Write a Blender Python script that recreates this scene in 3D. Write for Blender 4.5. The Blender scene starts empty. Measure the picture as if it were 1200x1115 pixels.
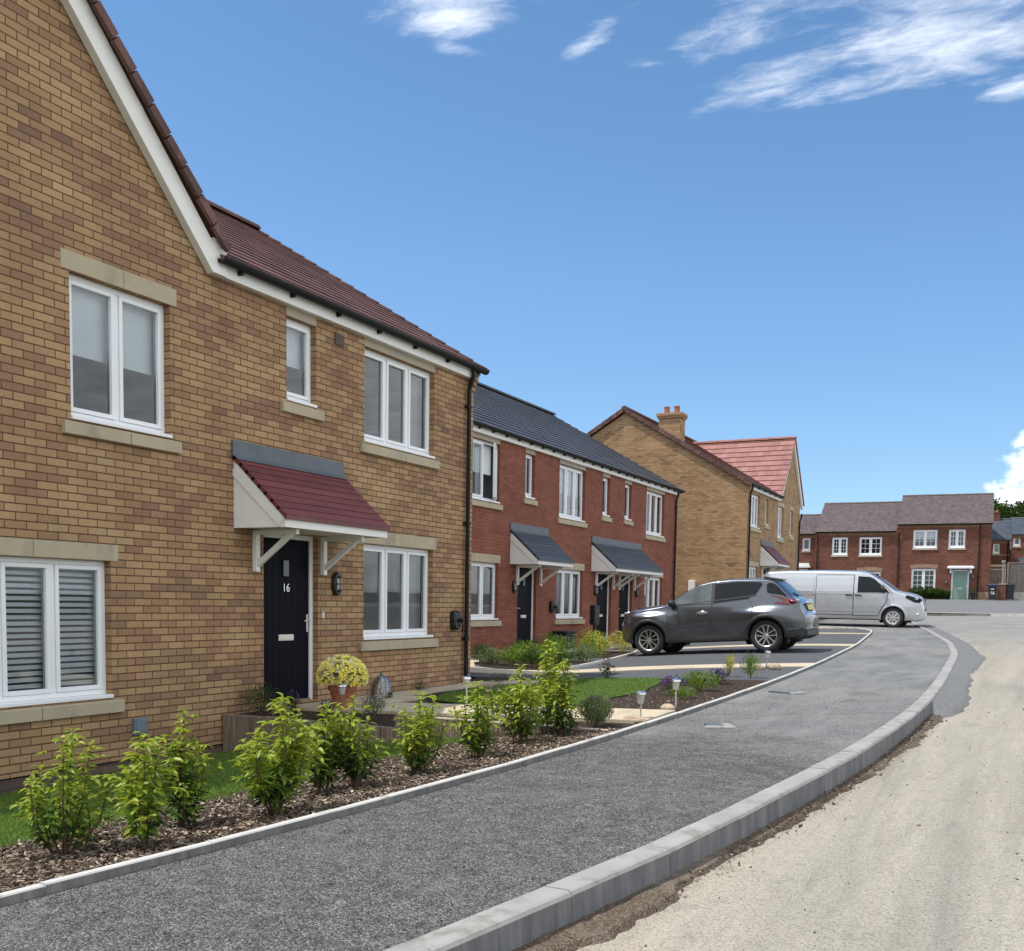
import bpy, bmesh, math, random
from mathutils import Vector, Matrix
random.seed(7)
C = bpy.context.scene.collection
R = math.radians
def V(*a): return Vector(a)

# ------------------------------------------------------------------ mesh builder
class MB:
    def __init__(s): s.v=[]; s.f=[]; s.m=[]; s.uv=[]
    def add(s, vs, fs, m=0, uvs=None):
        o=len(s.v); s.v += [Vector(p) for p in vs]
        for i,f in enumerate(fs):
            s.f.append([k+o for k in f]); s.m.append(m)
            s.uv.append(uvs[i] if uvs else None)
    def quad(s,a,b,c,d,m=0,uv=None): s.add([a,b,c,d],[(0,1,2,3)],m,[uv] if uv else None)
    def poly(s,pts,m=0): s.add(pts,[tuple(range(len(pts)))],m)
    def hexa(s,p,m=0):  # p: 4 bottom (ccw from above), 4 top
        s.add(p,[(3,2,1,0),(4,5,6,7),(0,1,5,4),(1,2,6,5),(2,3,7,6),(3,0,4,7)],m)
    def box(s,x0,x1,y0,y1,z0,z1,m=0):
        s.hexa([(x0,y0,z0),(x1,y0,z0),(x1,y1,z0),(x0,y1,z0),(x0,y0,z1),(x1,y0,z1),(x1,y1,z1),(x0,y1,z1)],m)
    def bar(s,p,q,w,h,m=0,up=(0,0,1)):
        p=Vector(p);q=Vector(q);d=(q-p).normalized();up=Vector(up)
        a=d.cross(up)
        if a.length<1e-4: a=d.cross(Vector((0,1,0)))
        a.normalize(); b=a.cross(d)
        a*=w/2;b*=h/2
        s.hexa([p-a-b,p+a-b,q+a-b,q-a-b,p-a+b,p+a+b,q+a+b,q-a+b],m)
    def tube(s,pts,r,n=8,m=0,cap=True):
        pts=[Vector(p) for p in pts]; rr=r if isinstance(r,(list,tuple)) else [r]*len(pts)
        vs=[];fs=[];ref=None
        for i,p in enumerate(pts):
            d=(pts[min(i+1,len(pts)-1)]-pts[max(i-1,0)]).normalized()
            if ref is None:
                ref=d.orthogonal().normalized()
            a=(ref-d*ref.dot(d))
            a=a.normalized() if a.length>1e-5 else d.orthogonal().normalized()
            ref=a; b=d.cross(a)
            for k in range(n):
                t=2*math.pi*k/n; vs.append(p+(a*math.cos(t)+b*math.sin(t))*rr[i])
        for i in range(len(pts)-1):
            for k in range(n):
                fs.append((i*n+k,i*n+(k+1)%n,(i+1)*n+(k+1)%n,(i+1)*n+k))
        if cap:
            fs.append(tuple(range(n-1,-1,-1))); fs.append(tuple(range((len(pts)-1)*n,len(pts)*n)))
        s.add(vs,fs,m)
    def lathe(s,c,prof,n=20,m=0,ax=(0,0,1),cap=True):
        c=Vector(c);ax=Vector(ax).normalized();a=ax.orthogonal().normalized();b=ax.cross(a)
        vs=[];fs=[]
        for (r,h) in prof:
            for k in range(n):
                t=2*math.pi*k/n; vs.append(c+ax*h+(a*math.cos(t)+b*math.sin(t))*r)
        for i in range(len(prof)-1):
            for k in range(n):
                fs.append((i*n+k,i*n+(k+1)%n,(i+1)*n+(k+1)%n,(i+1)*n+k))
        if cap and prof[0][0]>1e-4: fs.append(tuple(range(n-1,-1,-1)))
        if cap and prof[-1][0]>1e-4: fs.append(tuple(range((len(prof)-1)*n,len(prof)*n)))
        s.add(vs,fs,m)
    def blob(s,c,rx,ry,rz,m=0,nu=8,nv=5,jit=0.0):
        c=Vector(c);vs=[];fs=[]
        for j in range(nv+1):
            ph=math.pi*j/nv
            for i in range(nu):
                th=2*math.pi*i/nu; k=1+random.uniform(-jit,jit)
                vs.append(c+V(rx*k*math.sin(ph)*math.cos(th),ry*k*math.sin(ph)*math.sin(th),rz*k*math.cos(ph)))
        for j in range(nv):
            for i in range(nu):
                fs.append((j*nu+i,(j+1)*nu+i,(j+1)*nu+(i+1)%nu,j*nu+(i+1)%nu))
        s.add(vs,fs,m)
    def build(s,name,mats,parent=None,smooth=False,world=True,bevel=0,autos=None):
        me=bpy.data.meshes.new(name)
        M=Matrix.Identity(4)
        if parent is not None and world: M=parent_matrix(parent).inverted()
        me.from_pydata([tuple(M@p) for p in s.v],[],s.f)
        if not isinstance(mats,(list,tuple)): mats=[mats]
        for m in mats: me.materials.append(m)
        me.polygons.foreach_set('material_index',s.m)
        uvl=me.uv_layers.new(name='UVMap'); buf=[]
        for f,uv in zip(s.f,s.uv):
            if uv: 
                for t in uv: buf += [t[0],t[1]]
            else:
                p=[s.v[i] for i in f]
                n=V(0,0,0)
                for i in range(1,len(p)-1): n+=(p[i]-p[0]).cross(p[i+1]-p[0])
                ax=max(range(3),key=lambda i:abs(n[i]))
                for q in p:
                    buf += ([q.y,q.z] if ax==0 else [q.x,q.z] if ax==1 else [q.x,q.y])
        uvl.data.foreach_set('uv',buf)
        if smooth: me.polygons.foreach_set('use_smooth',[True]*len(me.polygons))
        me.update()
        o=bpy.data.objects.new(name,me); C.objects.link(o)
        if parent is not None: o.parent=parent
        if bevel:
            b=o.modifiers.new('bevel','BEVEL'); b.width=bevel; b.segments=1; b.limit_method='ANGLE'
        return o
def parent_matrix(o):
    m=Matrix.Translation(o.location)@o.rotation_euler.to_matrix().to_4x4()
    return parent_matrix(o.parent)@m if o.parent else m
def thing(name,label,cat,loc=(0,0,0),rot=(0,0,0),group=None):
    o=bpy.data.objects.new(name,None); C.objects.link(o); o.location=loc; o.rotation_euler=rot
    o.empty_display_size=.2
    o['label']=label;o['category']=cat
    if group:o['group']=group
    return o
def tag(o,label,cat,group=None,kind=None):
    o['label']=label;o['category']=cat
    if group:o['group']=group
    if kind:o['kind']=kind
    return o
def kind(o,k): o['kind']=k; return o
def copy_tree(o,parent=None):
    c=o.copy(); C.objects.link(c); c.parent=parent
    for ch in list(o.children): copy_tree(ch,c)
    return c
class Fr:   # a facade frame: u along the wall, v up, d outward
    def __init__(s,O,U,N): s.O=Vector(O);s.U=Vector(U);s.N=Vector(N)
    def p(s,u,v,d=0): return s.O+s.U*u+V(0,0,v)+s.N*d
    def box(s,mb,u0,u1,v0,v1,d0,d1,m=0):
        P=s.p
        a=[P(u0,v0,d1),P(u1,v0,d1),P(u1,v0,d0),P(u0,v0,d0)]
        if s.U.cross(V(0,0,1)).dot(s.N)<0: a=[P(u1,v0,d1),P(u0,v0,d1),P(u0,v0,d0),P(u1,v0,d0)]
        mb.hexa(a+[q+V(0,0,v1-v0) for q in a],m)

# ------------------------------------------------------------------ materials
def newmat(name):
    m=bpy.data.materials.new(name); m.use_nodes=True
    nt=m.node_tree; b=nt.nodes['Principled BSDF']; return m,nt,b
class NB:  # tiny node helper
    def __init__(s,nt): s.nt=nt
    def n(s,t,**kw):
        x=s.nt.nodes.new(t)
        for k,v in kw.items(): setattr(x,k,v)
        return x
    def put(s,sock,val):
        if hasattr(val,'is_output') or isinstance(val,bpy.types.NodeSocket): s.nt.links.new(val,sock)
        else: sock.default_value=val
    def math(s,op,a,b=None,c=None,clamp=False):
        x=s.n('ShaderNodeMath',operation=op); x.use_clamp=clamp
        s.put(x.inputs[0],a)
        if b is not None: s.put(x.inputs[1],b)
        if c is not None: s.put(x.inputs[2],c)
        return x.outputs[0]
    def mix(s,f,a,b,blend='MIX'):
        x=s.n('ShaderNodeMix',data_type='RGBA',blend_type=blend)
        s.put(x.inputs['Factor'],f)
        for i,val in ((6,a),(7,b)):
            s.put(x.inputs[i], (*val,1) if isinstance(val,tuple) and len(val)==3 else val)
        return x.outputs[2]
    def noise(s,vec,scale,detail=4,rough=.55,dist=0):
        x=s.n('ShaderNodeTexNoise'); 
        if vec is not None: s.put(x.inputs['Vector'],vec)
        x.inputs['Scale'].default_value=scale;x.inputs['Detail'].default_value=detail;x.inputs['Roughness'].default_value=rough
        x.inputs['Distortion'].default_value=dist
        return x.outputs['Fac']
    def ramp(s,f,stops,interp='LINEAR'):
        x=s.n('ShaderNodeValToRGB'); x.color_ramp.interpolation=interp
        e=x.color_ramp.elements
        while len(e)<len(stops): e.new(.5)
        for el,(p,c) in zip(e,stops): el.position=p; el.color=(*c,1) if len(c)==3 else c
        s.put(x.inputs[0],f); return x.outputs[0]
    def mr(s,v,a,b,c=0,d=1,smooth=False):
        x=s.n('ShaderNodeMapRange'); x.clamp=True
        if smooth: x.interpolation_type='SMOOTHSTEP'
        s.put(x.inputs['Value'],v)
        for k,val in (('From Min',a),('From Max',b),('To Min',c),('To Max',d)): s.put(x.inputs[k],val)
        return x.outputs['Result']
    def bump(s,h,strength=.4,dist=.01):
        x=s.n('ShaderNodeBump'); x.inputs['Strength'].default_value=strength; x.inputs['Distance'].default_value=dist
        s.put(x.inputs['Height'],h); return x.outputs['Normal']
def scale_c(c,k): return tuple(min(1,x*k) for x in c)
def mat(name,col,rough=.6,var=.12,scale=6,bump=.0,bscale=60,metal=0,coat=0,spec=.5,dirt=None):
    m,nt,b=newmat(name);N=NB(nt); tc=N.n('ShaderNodeTexCoord').outputs['Object']
    f=N.noise(tc,scale,5)
    c=N.ramp(f,[(.3,scale_c(col,1-var)),(.7,scale_c(col,1+var))])
    if dirt:
        f2=N.noise(tc,dirt[1],6,.65); c=N.mix(N.mr(f2,dirt[2],dirt[2]+.12),c,dirt[0])
    nt.links.new(c,b.inputs['Base Color'])
    b.inputs['Roughness'].default_value=rough;b.inputs['Metallic'].default_value=metal
    b.inputs['Coat Weight'].default_value=coat;b.inputs['Specular IOR Level'].default_value=spec
    if bump: nt.links.new(N.bump(N.noise(tc,bscale,4),bump,.004),b.inputs['Normal'])
    return m
def brick(name,stops,mortar,bw=.225,bh=.075,mj=.011,cluster=.45,cscale=.8):
    m,nt,b=newmat(name);N=NB(nt)
    uv=N.n('ShaderNodeTexCoord').outputs['UV'];sp=N.n('ShaderNodeSeparateXYZ');nt.links.new(uv,sp.inputs[0]);u,v=sp.outputs[0],sp.outputs[1]
    rv=N.math('DIVIDE',v,bh);row=N.math('FLOOR',rv);fv=N.math('MULTIPLY',N.math('FRACT',rv),bh)
    odd=N.math('MULTIPLY',N.math('FLOORED_MODULO',row,2.0),.5)
    ru=N.math('ADD',N.math('DIVIDE',u,bw),odd);col=N.math('FLOOR',ru);fu=N.math('MULTIPLY',N.math('FRACT',ru),bw)
    cb=N.n('ShaderNodeCombineXYZ');nt.links.new(col,cb.inputs[0]);nt.links.new(row,cb.inputs[1])
    wn=N.n('ShaderNodeTexWhiteNoise',noise_dimensions='2D');nt.links.new(cb.outputs[0],wn.inputs['Vector'])
    cl=N.mr(N.noise(cb.outputs[0],cscale*.22,2),.3,.7)
    val=N.math('ADD',N.math('MULTIPLY',wn.outputs['Value'],1-cluster),N.math('MULTIPLY',cl,cluster))
    bc=N.ramp(val,stops)
    # grain streaks along the brick
    mp=N.n('ShaderNodeMapping');mp.inputs['Scale'].default_value=(25,110,1);nt.links.new(uv,mp.inputs[0])
    gr=N.noise(mp.outputs[0],1,3)
    bc=N.mix(1.0,bc,N.ramp(gr,[(.25,(.84,.84,.84)),(.75,(1.12,1.12,1.12))]),'MULTIPLY')
    bc=N.mix(1.0,bc,N.ramp(N.noise(uv,.7,4),[(.3,(.9,.9,.91)),(.7,(1.06,1.06,1.05))]),'MULTIPLY')
    mp3=N.n('ShaderNodeMapping');mp3.inputs['Scale'].default_value=(1.6,.35,1);nt.links.new(uv,mp3.inputs[0])
    bc=N.mix(1.0,bc,N.ramp(N.noise(mp3.outputs[0],1.3,6,.65),[(.32,(.84,.83,.83)),(.55,(1,1,1)),(.75,(1.07,1.06,1.04))]),'MULTIPLY')
    wob=N.math('MULTIPLY',N.math('SUBTRACT',N.noise(uv,40,2),.5),.006)
    mu=N.mr(N.math('ADD',fu,wob),mj-.003,mj+.002);mv=N.mr(N.math('ADD',fv,wob),mj-.003,mj+.002)
    mask=N.math('MULTIPLY',mu,mv)
    mo=N.ramp(N.noise(uv,60,3),[(.3,scale_c(mortar,.8)),(.7,scale_c(mortar,1.15))])
    nt.links.new(N.mix(mask,mo,bc),b.inputs['Base Color'])
    b.inputs['Roughness'].default_value=.85;b.inputs['Specular IOR Level'].default_value=.25
    h=N.math('ADD',mask,N.math('MULTIPLY',gr,.25))
    nt.links.new(N.bump(h,.7,.006),b.inputs['Normal'])
    return m
def tiles(name,cols,tw=.3,gauge=.3,rough=.6,joint=.006,rib=0.0):
    m,nt,b=newmat(name);N=NB(nt)
    uv=N.n('ShaderNodeTexCoord').outputs['UV'];sp=N.n('ShaderNodeSeparateXYZ');nt.links.new(uv,sp.inputs[0]);u,v=sp.outputs[0],sp.outputs[1]
    row=N.math('FLOOR',N.math('DIVIDE',v,gauge));odd=N.math('MULTIPLY',N.math('FLOORED_MODULO',row,2.0),.5)
    ru=N.math('ADD',N.math('DIVIDE',u,tw),odd);col=N.math('FLOOR',ru);fu=N.math('MULTIPLY',N.math('FRACT',ru),tw)
    cb=N.n('ShaderNodeCombineXYZ');nt.links.new(col,cb.inputs[0]);nt.links.new(row,cb.inputs[1])
    wn=N.n('ShaderNodeTexWhiteNoise',noise_dimensions='2D');nt.links.new(cb.outputs[0],wn.inputs['Vector'])
    c=N.ramp(wn.outputs['Value'],[(0,cols[0]),(.5,cols[1]),(1,cols[2])])
    c=N.mix(1.0,c,N.ramp(N.noise(uv,5,5),[(.3,(.86,.86,.86)),(.7,(1.1,1.1,1.1))]),'MULTIPLY')
    j=N.mr(fu,joint*.5,joint)
    c=N.mix(j,scale_c(cols[0],.35),c)
    nt.links.new(c,b.inputs['Base Color']);b.inputs['Roughness'].default_value=rough
    h=N.math('ADD',j,N.math('MULTIPLY',N.noise(uv,90,3),.25))
    nt.links.new(N.bump(h,.5,.006),b.inputs['Normal'])
    return m
def glass(name,tint=(.8,.86,.88),boost=1.0):
    m,nt,b=newmat(name);N=NB(nt);nt.nodes.remove(b)
    out=nt.nodes['Material Output']
    fr=N.n('ShaderNodeFresnel');fr.inputs['IOR'].default_value=1.5
    f=N.math('MULTIPLY',fr.outputs[0],1.9*boost,clamp=True)
    tr=N.n('ShaderNodeBsdfTransparent');tr.inputs['Color'].default_value=(*tint,1)
    gl=N.n('ShaderNodeBsdfGlossy');gl.inputs['Roughness'].default_value=.012;gl.inputs['Color'].default_value=(.93,.95,.97,1)
    tc=N.n('ShaderNodeTexCoord').outputs['Object']
    nt.links.new(N.bump(N.noise(tc,1.3,2),.06,.02),gl.inputs['Normal'])
    mx=N.n('ShaderNodeMixShader');nt.links.new(f,mx.inputs[0]);nt.links.new(tr.outputs[0],mx.inputs[1]);nt.links.new(gl.outputs[0],mx.inputs[2])
    nt.links.new(mx.outputs[0],out.inputs[0]);return m
def leafmat(name,c0,c1,trans=.45,rough=.42):
    m,nt,b=newmat(name);N=NB(nt);out=nt.nodes['Material Output']
    g=N.n('ShaderNodeNewGeometry')
    c=N.ramp(g.outputs['Random Per Island'],[(0,c0),(1,c1)])
    nt.links.new(c,b.inputs['Base Color']);b.inputs['Roughness'].default_value=rough;b.inputs['Specular IOR Level'].default_value=.35
    t=N.n('ShaderNodeBsdfTranslucent');nt.links.new(N.mix(1.0,c,(1.25,1.2,.5),'MULTIPLY'),t.inputs[0])
    mx=N.n('ShaderNodeMixShader');mx.inputs[0].default_value=trans
    nt.links.new(b.outputs[0],mx.inputs[1]);nt.links.new(t.outputs[0],mx.inputs[2]);nt.links.new(mx.outputs[0],out.inputs[0]);return m
def granular(name,cols,scale,bump=.6,dist=.012,dust=None,big=None,rough=.9,second=None):
    """stone-chip surface: voronoi cells with their own tints"""
    m,nt,b=newmat(name);N=NB(nt);tc=N.n('ShaderNodeTexCoord').outputs['Object']
    vo=N.n('ShaderNodeTexVoronoi');vo.inputs['Scale'].default_value=scale;nt.links.new(tc,vo.inputs['Vector'])
    sp=N.n('ShaderNodeSeparateColor');nt.links.new(vo.outputs['Color'],sp.inputs[0])
    c=N.ramp(sp.outputs[0],[(0,cols[0]),(.6,cols[1]),(1,cols[2])])
    ed=N.mr(vo.outputs['Distance'],.25,.75,1,.55)
    c=N.mix(1.0,c,N.mix(1.0,ed,(1,1,1),'MULTIPLY'),'MULTIPLY') if False else c
    if big: c=N.mix(N.mr(N.noise(tc,big[1],5,.6),big[2],big[3]),c,N.mix(.65,c,big[0]))
    if dust: c=N.mix(N.mr(N.noise(tc,dust[1],6,.7,.5),dust[2],dust[3],0,dust[4]),c,dust[0])
    nt.links.new(c,b.inputs['Base Color']);b.inputs['Roughness'].default_value=rough;b.inputs['Specular IOR Level'].default_value=.3
    h=N.math('ADD',N.math('MULTIPLY',N.math('SUBTRACT',1.0,vo.outputs['Distance']),1.0),N.math('MULTIPLY',N.noise(tc,scale*.2,4),1.2))
    nt.links.new(N.bump(h,bump,dist),b.inputs['Normal']);return m

M={}
M['buff']=brick('buff_brick',[(0.0,(.175,.112,.08)),(.16,(.265,.155,.098)),(.34,(.315,.185,.105)),(.55,(.39,.243,.128)),(.8,(.43,.28,.148)),(1,(.46,.315,.175))],(.115,.065,.036))
M['buff_far']=brick('golden_buff_brick',[(0.0,(.20,.115,.06)),(.3,(.32,.195,.10)),(.6,(.40,.255,.135)),(1,(.46,.31,.175))],(.23,.15,.09))
M['red']=brick('smooth_red_brick',[(0.0,(.17,.062,.042)),(.4,(.235,.085,.055)),(.75,(.27,.10,.066)),(1,(.30,.118,.08))],(.19,.075,.05),mj=.009)
M['red_far']=brick('rustic_red_brick',[(0.0,(.085,.034,.024)),(.35,(.14,.055,.037)),(.7,(.185,.07,.046)),(1,(.235,.10,.068))],(.16,.085,.06))
M['plinth']=brick('engineering_brick',[(0.0,(.085,.062,.058)),(.5,(.14,.10,.085)),(1,(.2,.145,.11))],(.10,.07,.055))
M['stone']=mat('cast_stone',(.42,.36,.25),.85,.08,3,.15,90,dirt=((.30,.26,.19),1.7,.56))
M['stone_joint']=mat('mortar_joint',(.17,.14,.1),.9)
M['upvc']=mat('white_upvc',(.80,.81,.82),.32,.02,2,spec=.5)
M['white']=mat('white_painted_board',(.78,.77,.74),.45,.03,3,dirt=((.66,.65,.6),2.2,.62))
M['cream']=mat('cream_painted_panel',(.62,.57,.48),.5,.04,3)
M['black_pl']=mat('black_rainwater_plastic',(.008,.008,.009),.5,.1,4,spec=.25)
M['door']=mat('blue_black_door',(.004,.005,.010),.5,.1,5,spec=.08)
M['chrome']=mat('satin_chrome',(.72,.72,.70),.25,.03,5,metal=1)
M['satin']=mat('satin_letter_plate',(.70,.69,.62),.4,.03,5,metal=.3)
M['lead']=mat('lead_grey_flashing',(.10,.115,.13),.5,.12,4,.1,30)
M['glass']=glass('window_glass')
M['frost']=mat('frosted_glass',(.10,.11,.115),.22,.15,40)
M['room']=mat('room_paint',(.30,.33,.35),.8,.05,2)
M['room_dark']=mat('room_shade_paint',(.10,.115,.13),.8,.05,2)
M['blind']=mat('pale_blind',(.90,.91,.92),.6,.03,3)
M['curtain']=mat('curtain_cloth',(.34,.37,.40),.9,.1,8)
M['tile_maroon']=tiles('maroon_concrete_tile',[(.078,.034,.028),(.12,.05,.04),(.165,.073,.058)],.3,.3,.62)
M['tile_sunlit']=tiles('sunlit_maroon_tile',[(.20,.075,.06),(.25,.095,.075),(.29,.115,.095)],.3,.3,.6)  # maroon roof tile again, with the sunlit slope's brightness put into its colour
M['tile_canopy']=tiles('red_canopy_tile',[(.13,.032,.03),(.155,.040,.036),(.175,.048,.043)],2.4,.12,.5,.001)
M['tile_slate']=tiles('slate_grey_tile',[(.034,.035,.038),(.047,.049,.053),(.06,.062,.066)],.3,.3,.5)
M['slate_canopy']=tiles('slate_canopy_sheet',[(.05,.06,.07),(.06,.072,.084),(.07,.082,.095)],2.4,.12,.5,.001)
M['tile_brown']=tiles('mauve_brown_tile',[(.08,.058,.056),(.107,.078,.074),(.138,.102,.097)],.17,.15,.7)
M['tile_blue']=tiles('blue_slate_tile',[(.05,.06,.07),(.065,.078,.09),(.08,.095,.11)],.2,.18,.55)
M['pot']=mat('terracotta',(.33,.115,.055),.8,.15,9,.15,60)
def asphalt_path():
    m,nt,b=newmat('raw_asphalt_path');N=NB(nt);tc=N.n('ShaderNodeTexCoord').outputs['Object']
    vo=N.n('ShaderNodeTexVoronoi');vo.inputs['Scale'].default_value=105;nt.links.new(tc,vo.inputs['Vector'])
    sp=N.n('ShaderNodeSeparateColor');nt.links.new(vo.outputs['Color'],sp.inputs[0])
    c=N.ramp(sp.outputs[0],[(0,(.065,.064,.062)),(.35,(.125,.123,.118)),(.7,(.195,.191,.182)),(1,(.33,.322,.302))])
    clump=N.noise(tc,9,5,.65);c=N.mix(1.0,c,N.ramp(clump,[(.32,(.62,.62,.62)),(.5,(.96,.955,.94)),(.7,(1.22,1.2,1.15))]),'MULTIPLY')
    xyz=N.n('ShaderNodeSeparateXYZ');nt.links.new(tc,xyz.inputs[0])
    f=N.mr(N.math('ADD',xyz.outputs[1],N.math('MULTIPLY',N.math('SUBTRACT',N.noise(tc,.8,4,.6),.5),9)),7.5,11.5,0,.8,True)   # better rolled farther on
    mp=N.n('ShaderNodeMapping');mp.inputs['Scale'].default_value=(1.2,.35,1);nt.links.new(tc,mp.inputs[0])
    sm=N.ramp(N.noise(mp.outputs[0],1.6,6,.65,.4),[(.3,(.105,.107,.105)),(.5,(.16,.161,.156)),(.7,(.225,.221,.21))])
    c=N.mix(f,c,sm)
    c=N.mix(N.mr(N.noise(tc,.55,5,.65,.6),.5,.68,0,.5),c,(.25,.235,.205))      # trodden-in dust
    c=N.mix(N.mr(N.noise(tc,.9,6,.7,.8),.6,.66,0,.5),c,(.085,.085,.085))
    nt.links.new(c,b.inputs['Base Color']);b.inputs['Roughness'].default_value=.9;b.inputs['Specular IOR Level'].default_value=.3
    h=N.math('ADD',N.math('MULTIPLY',N.math('SUBTRACT',1.0,vo.outputs['Distance']),1.0),N.math('MULTIPLY',clump,2.2))
    bp=N.n('ShaderNodeBump');bp.inputs['Distance'].default_value=.02;nt.links.new(h,bp.inputs['Height']);nt.links.new(N.mr(f,0,.8,1.0,.3),bp.inputs['Strength']);nt.links.new(bp.outputs[0],b.inputs['Normal'])
    return m
M['path']=asphalt_path()
M['tarmac']=granular('fine_tarmac',[(.055,.057,.061),(.078,.081,.085),(.115,.118,.122)],120,.5,.006,dust=((.12,.118,.115),.5,.5,.75,.6))
M['patch']=granular('tarmac_ramp_patch',[(.10,.10,.10),(.15,.15,.149),(.22,.22,.215)],90,.7,.008,dust=((.2,.185,.16),1.1,.5,.75,.6))
M['slab']=mat('buff_paving_slab',(.46,.385,.27),.85,.1,2.5,.2,70,dirt=((.34,.29,.21),1.3,.58))
M['kerb']=mat('concrete_kerb',(.275,.268,.25),.88,.14,2.2,.35,110,dirt=((.20,.185,.155),5.0,.52))
def streaked(name,c0,c1,c2):
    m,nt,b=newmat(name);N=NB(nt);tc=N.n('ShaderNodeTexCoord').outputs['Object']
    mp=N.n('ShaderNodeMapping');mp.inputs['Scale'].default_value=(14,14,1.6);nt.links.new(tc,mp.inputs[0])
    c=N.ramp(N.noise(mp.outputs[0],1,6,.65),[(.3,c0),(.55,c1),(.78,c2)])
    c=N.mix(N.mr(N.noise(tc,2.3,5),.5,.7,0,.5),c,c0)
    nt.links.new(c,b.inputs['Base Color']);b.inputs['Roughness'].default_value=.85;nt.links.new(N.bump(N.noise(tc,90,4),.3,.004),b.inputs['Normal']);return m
M['kerbface']=streaked('dark_streaked_kerb_face',(.085,.088,.093),(.15,.152,.155),(.225,.222,.215));M['edgeface']=streaked('dark_streaked_edging_face',(.10,.10,.098),(.17,.168,.16),(.25,.245,.23))  # front faces of kerb and edging: darker than their tops, streaked vertically
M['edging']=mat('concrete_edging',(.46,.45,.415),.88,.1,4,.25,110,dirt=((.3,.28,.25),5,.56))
M['soil']=granular('garden_soil',[(.028,.018,.012),(.05,.033,.022),(.085,.058,.04)],70,1.0,.02,rough=1)
M['dirt']=granular('kerbside_dirt',[(.075,.055,.037),(.115,.085,.06),(.185,.15,.112)],110,.8,.01,rough=1,dust=((.22,.19,.15),2.0,.5,.66,.7))
M['lawn']=mat('lawn_turf',(.055,.105,.02),.95,.3,9,.6,120)
M['grass']=leafmat('grass_blade',(.09,.165,.026),(.18,.27,.055),.35,.6)
M['ground']=mat('rough_grassland',(.09,.11,.045),.95,.3,.15,.4,3)
def woodmat():
    m,nt,b=newmat('weathered_sleeper');N=NB(nt);tc=N.n('ShaderNodeTexCoord').outputs['Object']
    mp=N.n('ShaderNodeMapping');mp.inputs['Scale'].default_value=(38,38,2.2);nt.links.new(tc,mp.inputs[0])
    n=N.noise(mp.outputs[0],1,6,.6,.3)
    c=N.ramp(n,[(.28,(.085,.06,.042)),(.5,(.20,.15,.108)),(.72,(.31,.25,.185))])
    c=N.mix(N.mr(N.noise(tc,3,4),.45,.7,0,.5),c,(.16,.15,.13))
    nt.links.new(c,b.inputs['Base Color']);b.inputs['Roughness'].default_value=.9;nt.links.new(N.bump(n,.6,.006),b.inputs['Normal']);return m
M['timber']=woodmat()
M['lamp_black']=mat('black_lamp_casing',(.01,.01,.011),.35,.1,9)
M['lens']=mat('lamp_diffuser',(.42,.41,.38),.25,.05,9)
M['stonepeb']=mat('pale_pebble',(.40,.31,.22),.8,.3,12,.3,60)
M['stem']=mat('woody_stem',(.11,.065,.04),.85,.2,20)
M['leaf_y']=leafmat('young_leaf',(.20,.285,.03),(.37,.42,.058))
M['leaf_m']=leafmat('mature_leaf',(.085,.16,.026),(.17,.26,.042))
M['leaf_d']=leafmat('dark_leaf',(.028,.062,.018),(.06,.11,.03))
M['leaf_g']=leafmat('grey_green_leaf',(.10,.14,.085),(.18,.22,.13))
M['leaf_lime']=leafmat('lime_yellow_leaf',(.33,.36,.05),(.55,.52,.12))
M['leaf_tree']=leafmat('tree_leaf',(.022,.05,.012),(.065,.11,.025),.35)
M['petal_y']=leafmat('pale_yellow_petal',(.90,.80,.12),(.95,.92,.42),.3)
M['petal_p']=leafmat('purple_petal',(.07,.035,.17),(.14,.07,.28),.3)
M['petal_l']=leafmat('dusky_lavender_petal',(.11,.075,.13),(.2,.15,.22),.3)
M['petal_w']=leafmat('white_petal',(.7,.7,.66),(.85,.85,.8),.3)
# ------------------------------------------------------------------ ground heights and lines
def lerp_tab(tab,y):
    if y<=tab[0][0]: return tab[0][1]+(tab[1][1]-tab[0][1])/(tab[1][0]-tab[0][0])*(y-tab[0][0])
    for (a,p),(b,q) in zip(tab,tab[1:]):
        if y<=b: return p+(q-p)*(y-a)/(b-a)
    return tab[-1][1]
def smooth_tab(tab,y,w=.9): return sum(lerp_tab(tab,y+w*k/3) for k in (-3,-2,-1,0,1,2,3))/7
EDGE=[(-6,3.9),(0,4.14),(2.87,4.29),(3.93,4.47),(5.2,4.59),(6.2,4.68),(7.85,4.79),(10.4,4.86),(11.6,4.88),(14.7,4.87),(18.4,4.77),(23.4,4.52),(25,4.42),(31,3.87),(36,3.3)]
KERB=[(-6,4.9),(0,5.72),(3.3,6.27),(4.25,6.43),(5.04,6.57),(8.4,6.9),(11,7.02),(13.1,7.05),(16.4,6.97),(22.5,6.73),(27,6.30),(34.7,5.09),(39.6,4.18),(44,3.3),(50,1.8)]
XE=lambda y: smooth_tab(EDGE,y)
KX=lambda y: smooth_tab(KERB,y)
def P(y): return .38+.0195*(y-4.8) if y<36 else .9884+.031*(y-36)
def sstep(a,b,x):
    t=max(0,min(1,(x-a)/(b-a))); return t*t*(3-2*t)
def RZ(y): return P(y)-(.17-.125*sstep(12.5,19,y)-.02*sstep(30,40,y))
def H(x,y):
    xe=XE(min(y,33)); d=max(0,4.75-x)
    k=1-.7*sstep(26,34,y)
    dr=max(P(y)-.03-k*(.01*d+.0085*d*d),.40)
    if y<8.95:
        g=-.19+.012*(y-6)+(P(y)-.04+.19)*max(0,min(1.1,x/xe)); return g
    g=.29+(P(y)-.04-.29)*max(0,min(1.1,x/xe))
    t=sstep(14.0,15.2,y)
    return g*(1-t)+dr*t
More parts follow.
